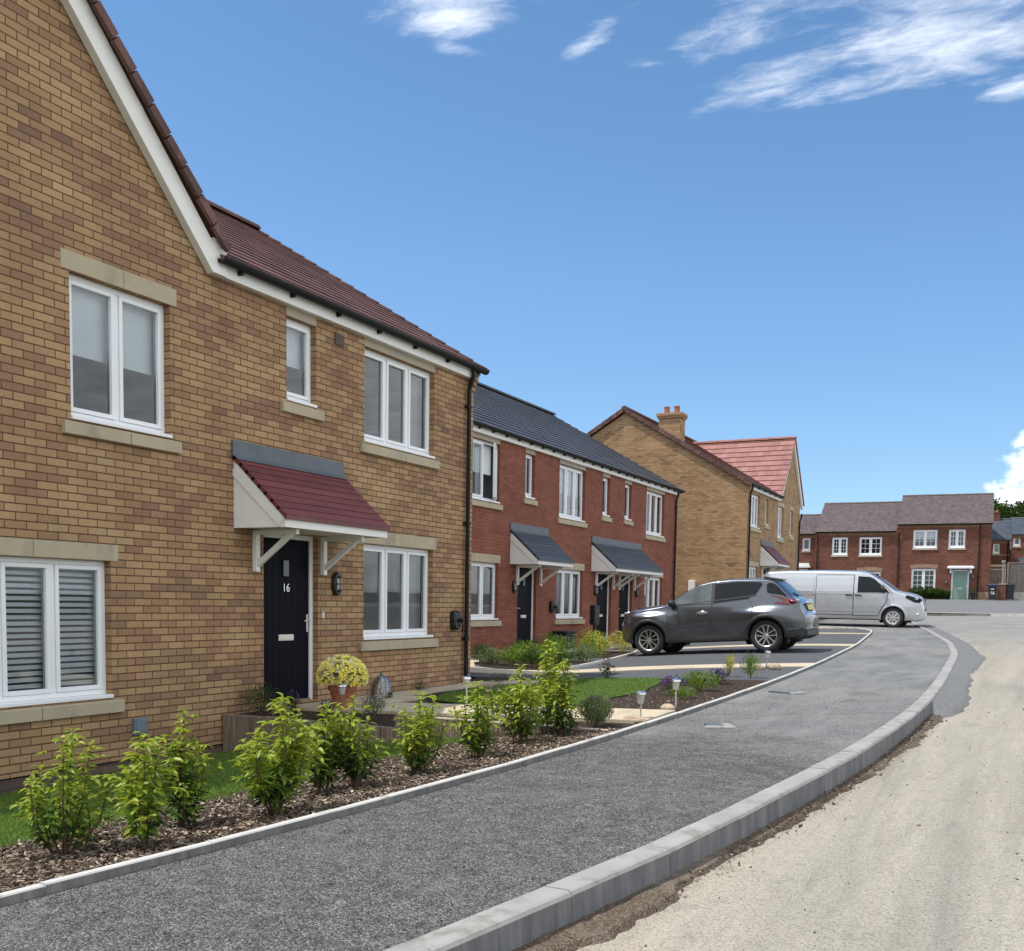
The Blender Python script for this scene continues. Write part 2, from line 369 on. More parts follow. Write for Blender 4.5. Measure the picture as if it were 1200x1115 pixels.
def hpath(x,y):
    a,b=XE(min(y,33)),KX(y)-.15; t=max(0,min(1,(x-a)/(b-a)))
    return P(y)-.045+.033*t+.006*math.sin(x*5+y*1.7)*math.sin(y*2.3+x)*(0 if t>.95 or t<.03 else 1)
def sheet(mb,ys,xl,xr,nx,zf,m=0):
    vs=[];fs=[]
    for y in ys:
        a,b=xl(y),xr(y)
        for i in range(nx+1):
            x=a+(b-a)*i/nx; vs.append((x,y,zf(x,y)))
    for j in range(len(ys)-1):
        for i in range(nx):
            o=j*(nx+1)+i; fs.append((o,o+1,o+nx+2,o+nx+1))
    mb.add(vs,fs,m)
def rng(a,b,st):
    n=max(1,int(round((b-a)/st))); return [a+(b-a)*i/n for i in range(n+1)]
def polysheet(mb,outline,zf,dz,m=0,drop=.06):
    """flat polygon draped at zf+dz with a small skirt"""
    bm=bmesh.new(); vs=[bm.verts.new((x,y,0)) for x,y in outline]; f=bm.faces.new(vs)
    if f.normal.z<0: f.normal_flip()
    bmesh.ops.triangulate(bm,faces=[f])
    for _ in range(3):
        bmesh.ops.subdivide_edges(bm,edges=[e for e in bm.edges if e.calc_length()>.7],cuts=1)
    bmesh.ops.triangulate(bm,faces=bm.faces[:])
    for v in bm.verts: v.co.z=zf(v.co.x,v.co.y)+dz
    bm.verts.index_update()
    vv=[v.co.copy() for v in bm.verts]; ff=[]
    for f in bm.faces:
        ids=[v.index for v in f.verts]
        a,b,c=[vv[i] for i in ids[:3]]
        if (b-a).cross(c-a).z<0: ids=ids[::-1]
        ff.append(ids)
    sk=[]
    for e in bm.edges:
        if len(e.link_faces)==1: sk.append((e.verts[0].index,e.verts[1].index))
    mb.add(vv,ff,m)
    for a,b in sk: mb.quad(vv[a],vv[b],vv[b]-V(0,0,drop),vv[a]-V(0,0,drop),m)
    bm.free()

# ---- base ground out to the horizon
mb=MB()
xs=[-900,-400,-150,-60,-25,0,25,60,150,400,900]; ys=[-900,-400,-150,-60,-30,0,20,36,55,75,110,200,400,900]
for j in range(len(ys)-1):
    for i in range(len(xs)-1):
        zf=lambda y: P(max(-40,min(y,75)))-.62+max(0,y-110)*.004
        mb.quad(*[(x,y,zf(y)) for x,y in ((xs[i],ys[j]),(xs[i+1],ys[j]),(xs[i+1],ys[j+1]),(xs[i],ys[j+1]))])
kind(mb.build('ground',M['ground']),'structure')

# ---- road: pale dusty binder course with tyre streaks
m,nt,b=newmat('dusty_road');N=NB(nt);tc=N.n('ShaderNodeTexCoord').outputs['Object']
mp=N.n('ShaderNodeMapping');mp.inputs['Rotation'].default_value=(0,0,R(4));mp.inputs['Scale'].default_value=(1.5,.12,1);nt.links.new(tc,mp.inputs[0])
st=N.noise(mp.outputs[0],1.6,6,.6,.6)
mp2=N.n('ShaderNodeMapping');mp2.inputs['Scale'].default_value=(7,.7,1);nt.links.new(tc,mp2.inputs[0])
st2=N.noise(mp2.outputs[0],2.2,5,.65,.4)
c=N.ramp(st,[(.28,(.21,.20,.18)),(.45,(.285,.27,.238)),(.62,(.335,.315,.278)),(.8,(.30,.285,.255))])
c=N.mix(N.mr(st2,.45,.75,0,.5),c,(.235,.215,.185))
c=N.mix(N.mr(N.noise(tc,.35,4,.6),.5,.68,0,.35),c,(.37,.315,.25))
c=N.mix(N.mr(N.noise(tc,3.5,6,.75),.56,.7,0,.55),c,(.19,.18,.165))
c=N.mix(1.0,c,(1.0,.972,.905),'MULTIPLY')
yy_=N.n('ShaderNodeSeparateXYZ');nt.links.new(tc,yy_.inputs[0])
c=N.mix(N.mr(N.math('ADD',yy_.outputs[1],N.math('MULTIPLY',N.noise(tc,.3,4),8)),26,40,0,.85,True),c,N.ramp(N.noise(tc,.8,5),[(.3,(.17,.17,.165)),(.7,(.235,.232,.222))]))
vo=N.n('ShaderNodeTexVoronoi');vo.inputs['Scale'].default_value=135;nt.links.new(tc,vo.inputs['Vector'])
sp=N.n('ShaderNodeSeparateColor');nt.links.new(vo.outputs['Color'],sp.inputs[0])
c=N.mix(1.0,c,N.ramp(sp.outputs[0],[(0,(.62,.62,.63)),(.4,(.98,.98,.98)),(1,(1.2,1.19,1.15))]),'MULTIPLY')
nt.links.new(c,b.inputs['Base Color']);b.inputs['Roughness'].default_value=.92;b.inputs['Specular IOR Level'].default_value=.25
h=N.math('ADD',N.math('MULTIPLY',N.math('SUBTRACT',1.0,vo.outputs['Distance']),.7),N.math('MULTIPLY',N.noise(tc,22,5,.7),1.6))
nt.links.new(N.bump(h,.5,.006),b.inputs['Normal']);M['road']=m
mb=MB()
sheet(mb,rng(-14,48,.8),lambda y:KX(y)-.06,lambda y:26+max(0,y-30)*1.2,26,lambda x,y:RZ(y)+.012*math.sin(x*1.1+.4*y)-.004*abs(x-10))
kind(mb.build('road',M['road'],smooth=True),'structure')

# ---- pavement (unfinished asphalt footway)
PL=lambda y: XE(y)+.0 if y<=33 else lerp_tab([(33,XE(33)),(34.4,3.2),(35.1,2.75),(35.45,2.1),(35.6,1.2),(35.7,-1.38)],y)
mb=MB(); ysl=rng(-8,33,.25)+[33.7,34.4,34.75,35.1,35.28,35.45,35.53,35.6,35.7,36.5]+rng(37.2,47.9,.8)
sheet(mb,ysl,PL,lambda y:KX(y)-.13,14,lambda x,y:hpath(x,y) if y<33 else P(y)-.03)
kind(mb.build('pavement',M['path'],smooth=True),'structure')

# ---- kerb of separate concrete stones
def sweep_stones(mb,line,prof,L,gap,zf,y0,m=0,maxn=400):
    """line(t)->(x,y); stones of length L follow it"""
    t=y0;n=0
    pts=line
    # resample polyline by arclength
    seg=[(Vector(a),Vector(b)) for a,b in zip(pts,pts[1:])]
    tot=0;res=[Vector(pts[0])];need=L
    for a,b in seg:
        l=(b-a).length;pos=0
        while l-pos>=need:
            pos+=need;res.append(a+(b-a)*(pos/l));need=L
        need-=(l-pos)
    for a,b in zip(res,res[1:]):
        d=(b-a).normalized();nrm=V(d.y,-d.x,0)   # points to +x when heading +y
        a2=a+d*gap;b2=b-d*gap
        jit=random.uniform(-.003,.003)
        A=[a2.to_3d()+nrm*o+V(0,0,zf(a2.y)+z+jit) for o,z in prof];B=[b2.to_3d()+nrm*o+V(0,0,zf(b2.y)+z-jit) for o,z in prof]
        k=len(prof);fs=[(i,(i+1)%k,(i+1)%k+k,i+k) for i in range(k)]
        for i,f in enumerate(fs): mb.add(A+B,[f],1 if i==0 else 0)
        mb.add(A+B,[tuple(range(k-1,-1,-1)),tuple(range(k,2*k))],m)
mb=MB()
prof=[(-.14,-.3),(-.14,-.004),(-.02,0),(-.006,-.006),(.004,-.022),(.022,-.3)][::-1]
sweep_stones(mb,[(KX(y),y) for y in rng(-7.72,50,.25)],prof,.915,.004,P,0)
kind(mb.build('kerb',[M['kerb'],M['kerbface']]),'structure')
mb=MB()
el=[(XE(y),y) for y in rng(-7,33,.25)]+[(3.2,34.4),(2.98,34.8),(2.75,35.1),(2.4,35.33),(2.0,35.5),(1.2,35.6),(0,35.66),(-1.3,35.7)]
prof=[(-.05,-.2),(-.05,-.003),(-.044,.002),(-.006,.002),(0,-.005),(.001,-.2)][::-1]
sweep_stones(mb,el,prof,.915,.002,P,0)
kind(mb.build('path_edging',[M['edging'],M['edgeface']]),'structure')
mb=MB()  # kerb line on the far side of the road
for i in range(34):
    x=1.5+.95*i; z=P(48); yy=48.1-.06*(x-8); 
    mb.box(x,x+.94,yy,yy+.16,z-.3,z+.1)
kind(mb.build('far_kerb',mat('pale_far_kerb',(.62,.6,.55),.85,.1,3)),'structure')
mb=MB()
sheet(mb,rng(48.2,84,3),lambda y:-14,lambda y:46,8,lambda x,y:P(min(y,75))+.07 if y>48.3 else P(y)+.07)
kind(mb.build('forecourt',M['patch']),'structure')

# ---- tarmac ramp patch laid against the dropped kerb
mb=MB()
PW=[(12.75,.05),(12.95,.28),(13.6,.36),(14.6,.40),(15.6,.33),(17.2,.36),(17.6,.28),(19.0,.40),(21,.46),(22.3,.52),(23.2,.42),(27,.40),(33,.42),(39,.4)]
import functools
def pw(y): return lerp_tab(PW,y)+.02*math.sin(y*9)+.012*math.sin(y*23)
ys=rng(12.75,39,.12)
vs=[];fs=[];n=6
for y in ys:
    k=KX(y)+.006
    for i in range(n+1):
        t=i/n; x=k+pw(y)*t
        z=(P(y)-.018)*(1-t)+(RZ(y)+.022)*t + (.0 if t<1 else -.06)
        q_=sstep(12.75,13.3,y);z=z*q_+(RZ(y)+.004)*(1-q_)
        vs.append((x,y,z))
for j in range(len(ys)-1):
    for i in range(n): o=j*(n+1)+i; fs.append((o,o+1,o+n+2,o+n+1))
mb.add(vs,fs)
kind(mb.build('tarmac_patch',M['patch'],smooth=True),'structure')

# ---- dirt along the foot of the kerb
mb=MB();ys=rng(-4,13,.07);vs=[];fs=[];n=5
rn=random.Random(3); wig=[rn.uniform(-1,1) for _ in ys]
def dw(i,y):
    w=lerp_tab([(-4,.22),(2,.21),(4,.19),(4.5,.15),(5.0,.08),(6.5,.08),(8,.07),(9.4,.10),(12,.17),(13,.15)],y)
    return max(.05,w*(1+.22*math.sin(y*3.1)+.12*math.sin(y*9.7))+.02*wig[i])
for i,y in enumerate(ys):
    k=KX(y)+.005
    for q in range(n+1):
        t=q/n
        z=RZ(y)+.012*math.sin(k+.4*y)+.022*(1-t)+.010*rn.random()
        if q==n: z=RZ(y)-.02
        vs.append((k+dw(i,y)*t,y,z))
for j in range(len(ys)-1):
    for i in range(n): o=j*(n+1)+i; fs.append((o,o+1,o+n+2,o+n+1))
mb.add(vs,fs)
kind(mb.build('kerbside_dirt',M['dirt']),'structure')

# ---- loose chippings and crumbs (nobody could count them)
def chips(name,mats,spots,lo,hi,flat=.7):
    mb=MB()
    for (x,y,z) in spots:
        s=random.uniform(lo,hi)*(1 if random.random()<.93 else 1.8)
        c=V(x,y,z+s*.25)
        q=[c+V(random.uniform(-1,1),random.uniform(-1,1),random.uniform(-flat,flat)).normalized()*s*.6 for _ in range(4)]
        ids=[(0,1,2),(0,2,3),(0,3,1),(1,3,2)]
        mb.add(q,ids)
    return mb.build(name,mats)
def islandmat(name,stops,rough=.9):
    m,nt,b=newmat(name);N=NB(nt);g=N.n('ShaderNodeNewGeometry')
    nt.links.new(N.ramp(g.outputs['Random Per Island'],stops),b.inputs['Base Color']);b.inputs['Roughness'].default_value=rough
    b.inputs['Specular IOR Level'].default_value=.3;return m
M['chip']=islandmat('asphalt_chipping',[(0,(.06,.06,.059)),(.5,(.11,.109,.105)),(.85,(.18,.177,.168)),(1,(.30,.29,.27))])
M['crumb']=islandmat('dirt_crumb',[(0,(.06,.043,.03)),(.6,(.14,.10,.07)),(.9,(.24,.19,.14)),(1,(.4,.36,.3))])
M['bark']=islandmat('bark_chip',[(0,(.04,.027,.02)),(.35,(.095,.066,.046)),(.65,(.18,.132,.093)),(.88,(.31,.245,.18)),(1,(.5,.42,.34))])
sp=[]
for _ in range(34000):
    y=1.6+13*random.random()**1.9; x=random.uniform(XE(y)+.01,KX(y)-.15); sp.append((x,y,hpath(x,y)))
tag(chips('loose_chippings',M['chip'],sp,.003,.009),'loose grey stone chippings on the unfinished pavement','chippings',kind='stuff')
sp=[]
for _ in range(2600):
    y=random.uniform(1.5,13); x=KX(y)+.012+abs(random.gauss(0,.07)); sp.append((x,y,RZ(y)+.012))
for _ in range(500):
    y=random.uniform(1.5,14); x=KX(y)+random.uniform(.1,3); sp.append((x,y,RZ(y)+.003))
tag(chips('dirt_crumbs',M['crumb'],sp,.006,.02),'brown crumbs of earth and grit at the foot of the kerb','grit',kind='stuff')
# ---- planted strip of bark mulch
XL=lambda y: lerp_tab([(-6,2.6),(3,2.72),(5,2.86),(7,3.0),(8.9,3.25)],y)+.04*math.sin(y*2.3)+.03*math.sin(y*5.9)
mb=MB();sheet(mb,rng(-6,8.95,.2),lambda y:XL(y)-.03,lambda y:XE(y)-.045,8,lambda x,y:H(x,y)-.012)
kind(mb.build('mulch_bed',M['soil'],smooth=True),'structure')
mb=MB()
for _ in range(30000):
    y=1.2+7.75*random.random()**1.15; x=random.uniform(XL(y)-.05,XE(y)-.06)
    if random.random()<.03: x=XL(y)-abs(random.gauss(0,.1))
    c=V(x,y,H(x,y)+random.uniform(-.006,.018)); l=random.uniform(.007,.020); w=l*random.uniform(.25,.55); a=random.uniform(0,6.28)
    d=V(math.cos(a),math.sin(a),random.gauss(0,.28)).normalized()*l; e=V(-math.sin(a),math.cos(a),random.gauss(0,.4)).normalized()*w
    up=d.cross(e).normalized()*.004
    mb.add([c-d-e,c+d-e*.6,c+d+e*.8,c-d*.8+e,c-d-e+up,c+d-e*.6+up,c+d+e*.8+up,c-d*.8+e+up],[(4,5,6,7),(0,1,5,4),(1,2,6,5),(2,3,7,6),(3,0,4,7)])
tag(mb.build('bark_chips',M['bark']),'brown and tan bark chip mulch under the laurel shrubs','bark mulch',kind='stuff')
# ---- lawns
mb=MB();sheet(mb,rng(-6,8.93,.3),lambda y:-.0,lambda y:XL(y),8,lambda x,y:H(x,y)-.002)
kind(mb.build('lawn',M['lawn'],smooth=True),'structure')
LX0=lambda y: lerp_tab([(10.72,2.2),(11.3,1.3),(12.2,.95),(14.2,.9),(14.8,1.0)],y)
LX1=lambda y: lerp_tab([(10.72,3.2),(11.5,3.42),(13,3.5),(14.2,3.3),(14.8,3.1)],y)+.03*math.sin(y*4)
mb=MB();sheet(mb,rng(10.72,14.8,.2),LX0,LX1,8,lambda x,y:H(x,y)+.014)
o=mb.build('lawn',M['lawn'],smooth=True);kind(o,'structure')
def grass(name,label,n,ysamp,x0,x1,zf,hl,hh,w):
    mb=MB()
    for _ in range(n):
        y=ysamp(); x=random.uniform(x0(y),x1(y)); h=random.uniform(hl,hh); a=random.uniform(0,6.28)
        b=V(x,y,zf(x,y)); s=V(math.cos(a),math.sin(a),0)*w; l=V(random.gauss(0,.4),random.gauss(0,.4),1).normalized()*h
        l2=l+V(random.gauss(0,.2),random.gauss(0,.2),-.08)*h
        mb.add([b-s,b+s,b+l*.55+s*.7,b+l*.55-s*.7,b+l2],[(0,1,2,3),(3,2,4)])
    tag(mb.build(name,M['grass']),label,'grass',kind='stuff')
grass('lawn_grass','green lawn grass below the brick house between its wall and the bark strip',70000,lambda:2.5+6.4*random.random(),lambda y:.03,lambda y:XL(y)+.02,lambda x,y:H(x,y)-.004,.03,.075,.0035)
grass('lawn_grass','short mown grass of the small lawn beyond the slab path',30000,lambda:random.uniform(10.74,14.8),LX0,LX1,lambda x,y:H(x,y)+.010,.02,.045,.004)
# ---- upper garden soil and slabs
mb=MB()
def bedz(x,y):
    t=(y-9.0)/.64;lo=.26 if x<2.35 else min(.385,P(9)-.06)
    return lo*(1-t)+min(H(x,y),lo+.12)*t+.010*math.sin(x*9+y*5)*(1-t)
sheet(mb,rng(9.0,9.64,.16),lambda y:.0,lambda y:XE(y)-.045,48,bedz)
sheet(mb,rng(10.62,14.9,.15),lambda y:.0,lambda y:XE(y)-.045,30,lambda x,y:H(x,y)+.0+.010*math.sin(x*11)*math.sin(y*8))
kind(mb.build('flower_bed',M['soil'],smooth=True),'structure')
mb=MB()
def slab(x0,x1,y0,y1,dz=.035):
    a=[(x0,y0),(x1,y0),(x1,y1),(x0,y1)];
    mb.hexa([(x,y,H(x,y)-.05) for x,y in a]+[(x,y,H(x,y)+dz+random.uniform(-.002,.002)) for x,y in a])
xs=[.18+.455*i for i in range(11)]
for i,(a,b_) in enumerate(zip(xs,xs[1:])):
    b2=min(b_-.008,XE(10)-.055)
    slab(a,b2,9.66,10.14);slab(a,b2,10.148,10.63)
for i in range(8):  # strip of slabs along the wall
    slab(.16,.6,10.64+.46*i,10.64+.46*i+.452); 
    if i<2: slab(.608,1.05,10.64+.46*i,10.64+.46*i+.452)
slab(.55,1.35,13.9,14.35,.05)
kind(mb.build('garden_path',M['slab'],bevel=.004),'structure')
sp=[]
for _ in range(2500):
    y=random.choice((random.uniform(9.0,9.64),random.uniform(10.7,14.8),random.uniform(10.7,13)));lo=0.1 if y<9.7 else LX1(y);x=random.uniform(lo,XE(y)-.06);sp.append((x,y,H(x,y)+.006))
tag(chips('soil_crumbs',M['crumb'],sp,.006,.022),'dark crumbs of soil and gravel in the flower beds','soil crumbs',kind='stuff')
# ---- parking court
mb=MB();sheet(mb,rng(14.85,35.66,.45),lambda y:-14 if y<19.5 else -3.1,lambda y:(XE(y) if y<33 else PL(y))-.048,24,lambda x,y:H(max(x,-3.2),y))
kind(mb.build('parking_court',M['tarmac'],smooth=True),'structure')
HS=lambda x,y:H(max(x,-3.2),y)
mb=MB()
pathA=[(4.72,17.75),(3.9,17.45),(2.95,17.0),(2.0,16.45),(1.0,16.1),(.2,15.55),(-.9,15.5),(-1.7,16.2),(-2.35,17.6),(-2.45,19.5),(-2.2,21.5),(-2.2,24.4),(-3.08,24.4),(-3.08,16.6),(-2.4,15.6),(-2.2,17.0)]
A_out=[(4.73,17.7),(3.9,17.25),(2.95,16.85),(2.0,16.35),(1.0,16.0),(.3,15.5),(-.8,15.35),(-1.9,15.6),(-3.08,16.6),(-3.08,34.2),(-2.1,34.2),(-2.1,25.3),(4.34,25.3),(4.40,24.5),(-2.1,24.5),(-2.05,19.4),(-1.75,17.9),(-1.1,16.75),(-.5,16.45),(.3,16.55),(1.0,16.95),(2.0,17.4),(2.95,17.75),(3.9,18.2),(4.70,18.6)]
polysheet(mb,A_out,HS,.012)
polysheet(mb,[(3.80,31.0),(3.80,31.5),(-2.0,31.5),(-2.0,31.0)],HS,.014)
polysheet(mb,[(2.3,35.0),(1.8,35.4),(-1.3,35.55),(-1.3,35.0)],HS,.014)
kind(mb.build('footpath',M['slab']),'structure')
mb=MB();polysheet(mb,[(-1.7,17.8),(-1.05,17.0),(-.45,16.7),(.2,16.8),(.62,17.2),(.55,18.5),(.3,20.2),(-.15,22.6),(-.7,24.3),(-1.95,24.3),(-2.0,19.5)],HS,.022)
kind(mb.build('flower_bed',M['soil']),'structure')
mb=MB()
for a,b_ in zip([(.62,17.2),(.55,18.5),(.3,20.2),(-.15,22.6)],[(.55,18.5),(.3,20.2),(-.15,22.6),(-.7,24.3)]):
    mb.bar((*a,HS(*a)+.0),(*b_,HS(*b_)+.0),.06,.12)
kind(mb.build('bed_edging',M['edging']),'structure')
mb=MB();sheet(mb,rng(35.72,36.15,.1),lambda y:-1.37,lambda y:1.5-(y-35.7)*.8,12,lambda x,y:P(y)+.02)
kind(mb.build('grass_verge',M['lawn']),'structure')
# utility covers set in the unfinished pavement
def cover(x,y,w,l,rz,label):
    t=thing('stopcock_cover',label,'cover',(x,y,hpath(x,y)+.004),(0,0,rz))
    mb=MB();mb.box(-w/2,w/2,-l/2,l/2,-.05,.02);mb.build('lid',M['lead'],t,world=False,bevel=.004)
    mb=MB();mb.box(-w/2-.05,w/2+.07,-l/2-.07,-l/2-.005,-.05,.022);mb.box(w/2+.004,w/2+.10,-l/2,l/2+.04,-.05,.014);mb.build('surround',M['kerb'],t,world=False,bevel=.01)
# ------------------------------------------------------------------ house kit
def wall_face(mb,F,u0,u1,v0,v1,ops,rev=.09,m=0):
    us=sorted({u0,u1,*[a for o in ops for a in o[:2]]}); vs=sorted({v0,v1,*[a for o in ops for a in o[2:4]]})
    for a,b in zip(us,us[1:]):
        for c,d in zip(vs,vs[1:]):
            uc,vc=(a+b)/2,(c+d)/2
            if any(o[0]<uc<o[1] and o[2]<vc<o[3] for o in ops): continue
            mb.quad(F.p(a,c),F.p(b,c),F.p(b,d),F.p(a,d),m)
    for o in ops:
        a,b,c,d=o[:4]
        mb.quad(F.p(a,c),F.p(a,c,-rev),F.p(a,d,-rev),F.p(a,d),m);mb.quad(F.p(b,c,-rev),F.p(b,c),F.p(b,d),F.p(b,d,-rev),m)
        mb.quad(F.p(a,d,-rev),F.p(b,d,-rev),F.p(b,d),F.p(a,d),m);mb.quad(F.p(a,c),F.p(b,c),F.p(b,c,-rev),F.p(a,c,-rev),m)
def window(F,u0,u1,v0,v1,house,lights=2,rec=.085,sill=True,lintel=None,inside='plain',georg=False,open_light=None,fw=.05,sw=.042,world=True,frost=False,cill=True,room=True,ext=.11,widths=None,sillh=.14):
    """upvc casement: frame + sashes (child pane), stone sill and lintel"""
    mb=MB();f0,f1=-rec-.07,-rec
    vb=v0+(.035 if cill else 0)
    F.box(mb,u0,u0+fw,vb,v1,f0,f1);F.box(mb,u1-fw,u1,vb,v1,f0,f1)
    F.box(mb,u0+fw,u1-fw,v1-fw,v1,f0,f1);F.box(mb,u0+fw,u1-fw,vb,vb+fw,f0,f1)
    if cill: F.box(mb,u0-.0,u1+.0,v0,vb-.001,f0,.022)
    W=u1-u0-2*fw; ws=widths or [1/lights]*lights; x=u0+fw; pn=MB(); extra=[]
    for i,wf in enumerate(ws):
        a,b=x,x+W*wf; x=b
        if i<len(ws)-1: F.box(mb,b-.028,b+.028,vb+fw,v1-fw,f0,f1-.002)
        if i>0: a+=.030
        if i<len(ws)-1: b-=.030
        c,d=vb+fw+.002,v1-fw-.002
        if open_light==i:
            G=Fr(F.p(b,0,f1+.01),(F.U*-math.cos(.42)+F.N*math.sin(.42)),(F.N*math.cos(.42)+F.U*math.sin(.42)))
            q=(0,b-a); K=G; e0,e1=-.02,.03
            A0,A1=0,b-a
        else: K=F;A0,A1=a,b;e0,e1=f0+.01,f1+.012
        a_,b_=(A0,A1)
        K.box(mb,a_,a_+sw,c,d,e0,e1);K.box(mb,b_-sw,b_,c,d,e0,e1);K.box(mb,a_+sw,b_-sw,d-sw,d,e0,e1);K.box(mb,a_+sw,b_-sw,c,c+sw,e0,e1)
        g=(e0+e1)/2
        pn.quad(K.p(a_+sw-.004,c+sw-.004,g),K.p(b_-sw+.004,c+sw-.004,g),K.p(b_-sw+.004,d-sw+.004,g),K.p(a_+sw-.004,d-sw+.004,g))
        if georg:
            n=2 if (b_-a_)>.36 else 1
            for k in range(1,n): 
                uu=a_+sw+(b_-a_-2*sw)*k/n; K.box(mb,uu-.011,uu+.011,c+sw,d-sw,g+.002,g+.02)
            nr=georg
            for k in range(1,nr):
                vv=c+sw+(d-c-2*sw)*k/nr; K.box(mb,a_+sw,b_-sw,vv-.011,vv+.011,g+.003,g+.019)
    w=mb.build('window',M['upvc'],house,bevel=.004 if world=='near' else 0)
    pn.build('pane',M['frost' if frost else 'glass'],w)
    if room:
        r=MB();dp=-1.5;dd=f0-.004
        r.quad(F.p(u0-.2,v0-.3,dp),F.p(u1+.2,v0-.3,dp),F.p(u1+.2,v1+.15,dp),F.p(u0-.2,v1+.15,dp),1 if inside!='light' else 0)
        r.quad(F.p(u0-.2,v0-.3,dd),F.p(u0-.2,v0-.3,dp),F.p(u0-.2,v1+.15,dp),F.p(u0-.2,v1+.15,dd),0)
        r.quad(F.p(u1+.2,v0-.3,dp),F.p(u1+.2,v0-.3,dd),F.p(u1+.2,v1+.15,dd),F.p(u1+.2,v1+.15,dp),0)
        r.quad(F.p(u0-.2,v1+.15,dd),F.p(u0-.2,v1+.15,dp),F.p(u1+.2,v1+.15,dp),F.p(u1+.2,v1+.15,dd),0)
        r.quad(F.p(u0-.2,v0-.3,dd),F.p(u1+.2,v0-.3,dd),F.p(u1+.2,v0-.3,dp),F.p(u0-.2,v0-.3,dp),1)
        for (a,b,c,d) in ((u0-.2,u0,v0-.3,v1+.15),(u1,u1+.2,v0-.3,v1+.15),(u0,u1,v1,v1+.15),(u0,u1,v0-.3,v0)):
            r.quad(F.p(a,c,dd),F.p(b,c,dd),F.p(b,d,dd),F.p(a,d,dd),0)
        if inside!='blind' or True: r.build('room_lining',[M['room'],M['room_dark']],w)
    if inside=='blind':
        s=MB();v=v0+.08
        while v<v1-.06:
            dd=f0-.03; s.add([F.p(u0+.04,v,dd+.014),F.p(u1-.04,v,dd+.014),F.p(u1-.04,v+.036,dd-.016),F.p(u0+.04,v+.036,dd-.016)],[(0,1,2,3)]); v+=.058
        s.build('blind',M['blind'],w)
    elif inside in('roller','light'):
        s=MB();h=v1-(v1-v0)*.52;F.box(s,u0+.05,u1-.05,h,v1-.05,f0-.06,f0-.056);s.build('blind',M['blind'],w)
    elif inside=='curtain':
        for (a,b) in ((u0+.02,u0+.02+(u1-u0)*.17),(u1-.02-(u1-u0)*.17,u1-.02)):
            s=MB();n=10
            vs=[F.p(a+(b-a)*i/n,vv,f0-.10+.025*math.sin(i*2.1)) for vv in (v0-.2,v1) for i in range(n+1)]
            s.add(vs,[(i,i+1,n+2+i,n+1+i) for i in range(n)]);s.build('curtain',M['curtain'],w)
    if sill:
        s=MB();mid=(u0+u1)/2+.05
        for a,b in ((u0-ext,mid-.004),(mid+.004,u1+ext)) if u1-u0>.9 else ((u0-ext,u1+ext),):
            P_=F.p; t=v0-.006
            pts=[P_(a,t-sillh,.05),P_(b,t-sillh,.05),P_(b,t-sillh,-.1),P_(a,t-sillh,-.1),P_(a,t-.022,.05),P_(b,t-.022,.05),P_(b,t,-.1),P_(a,t,-.1)]
            s.hexa(pts)
        if u1-u0>.9: F.box(s,mid-.004,mid+.004,v0-sillh+.0,v0-.03,-.05,.046,1)
        s.build('window_sill',[M['stone'],M['stone_joint']],house,bevel=.004)
    if lintel:
        s=MB();mid=(u0+u1)/2+.02;h=lintel
        F.box(s,u0-ext+.02,mid-.004,v1+.005,v1+h,-.1,.004);F.box(s,mid+.004,u1+ext-.02,v1+.005,v1+h,-.1,.004)
        F.box(s,mid-.004,mid+.004,v1+.008,v1+h-.003,-.05,.0025,1)
        s.build('lintel',[M['stone'],M['stone_joint']],house)
    return w
def roof_slope(mb,A,al,L,up,S,g=.3,th=.024,m=0,s0=0):
    A=Vector(A);al=Vector(al).normalized();up=Vector(up).normalized();n=al.cross(up)
    if n.z<0:n=-n
    k=int(math.ceil(S/g)); flip=(al.cross(up)).z<0
    for i in range(k):
        a=i*g;b=min((i+1)*g+.03,S); 
        lo=A+up*a+n*(th+.012);hi=A+up*b+n*.012; lb=A+up*a-n*.03; hb=A+up*b-n*.03
        q=[lo,lo+al*L,hi+al*L,hi]; uv=[(0,a+s0),(L,a+s0),(L,min(b,a+g-.002)+s0),(0,min(b,a+g-.002)+s0)]
        def Q(pts,uv): 
            if flip: pts=pts[::-1];uv=uv[::-1] if uv else None
            mb.quad(*pts,m,uv)
        Q(q,uv)
        fr=[(0,a+.15),(L,a+.15),(L,a+.16),(0,a+.16)]
        Q([lb,lb+al*L,lo+al*L,lo],fr)
        Q([lb,lo,hi,hb],[(.1,a+.1)]*4); Q([lb+al*L,hb+al*L,hi+al*L,lo+al*L],[(.1,a+.1)]*4)
    Q([A+al*L-n*.03,A-n*.03,A+up*S-n*.03,A+al*L+up*S-n*.03],[(.1,.1)]*4)
def ridge(mb,p,q,r=.1,m=0,L=.45):
    p=Vector(p);q=Vector(q);d=(q-p);n=max(1,int(d.length/L))
    for i in range(n):
        a=p+d*(i/n);b=p+d*((i+1)/n)-d.normalized()*.008
        s=d.normalized().cross(V(0,0,1)).normalized();vs=[];fs=[]
        for e in (a,b):
            for k in range(7):
                t=math.pi*k/6; vs.append(e+s*(r*math.cos(t)*1.15)+V(0,0,r*math.sin(t)-.04))
        fs=[(k,k+1,k+8,k+7) for k in range(6)]+[tuple(range(6,-1,-1)),tuple(range(7,14))]
        mb.add(vs,fs,m)
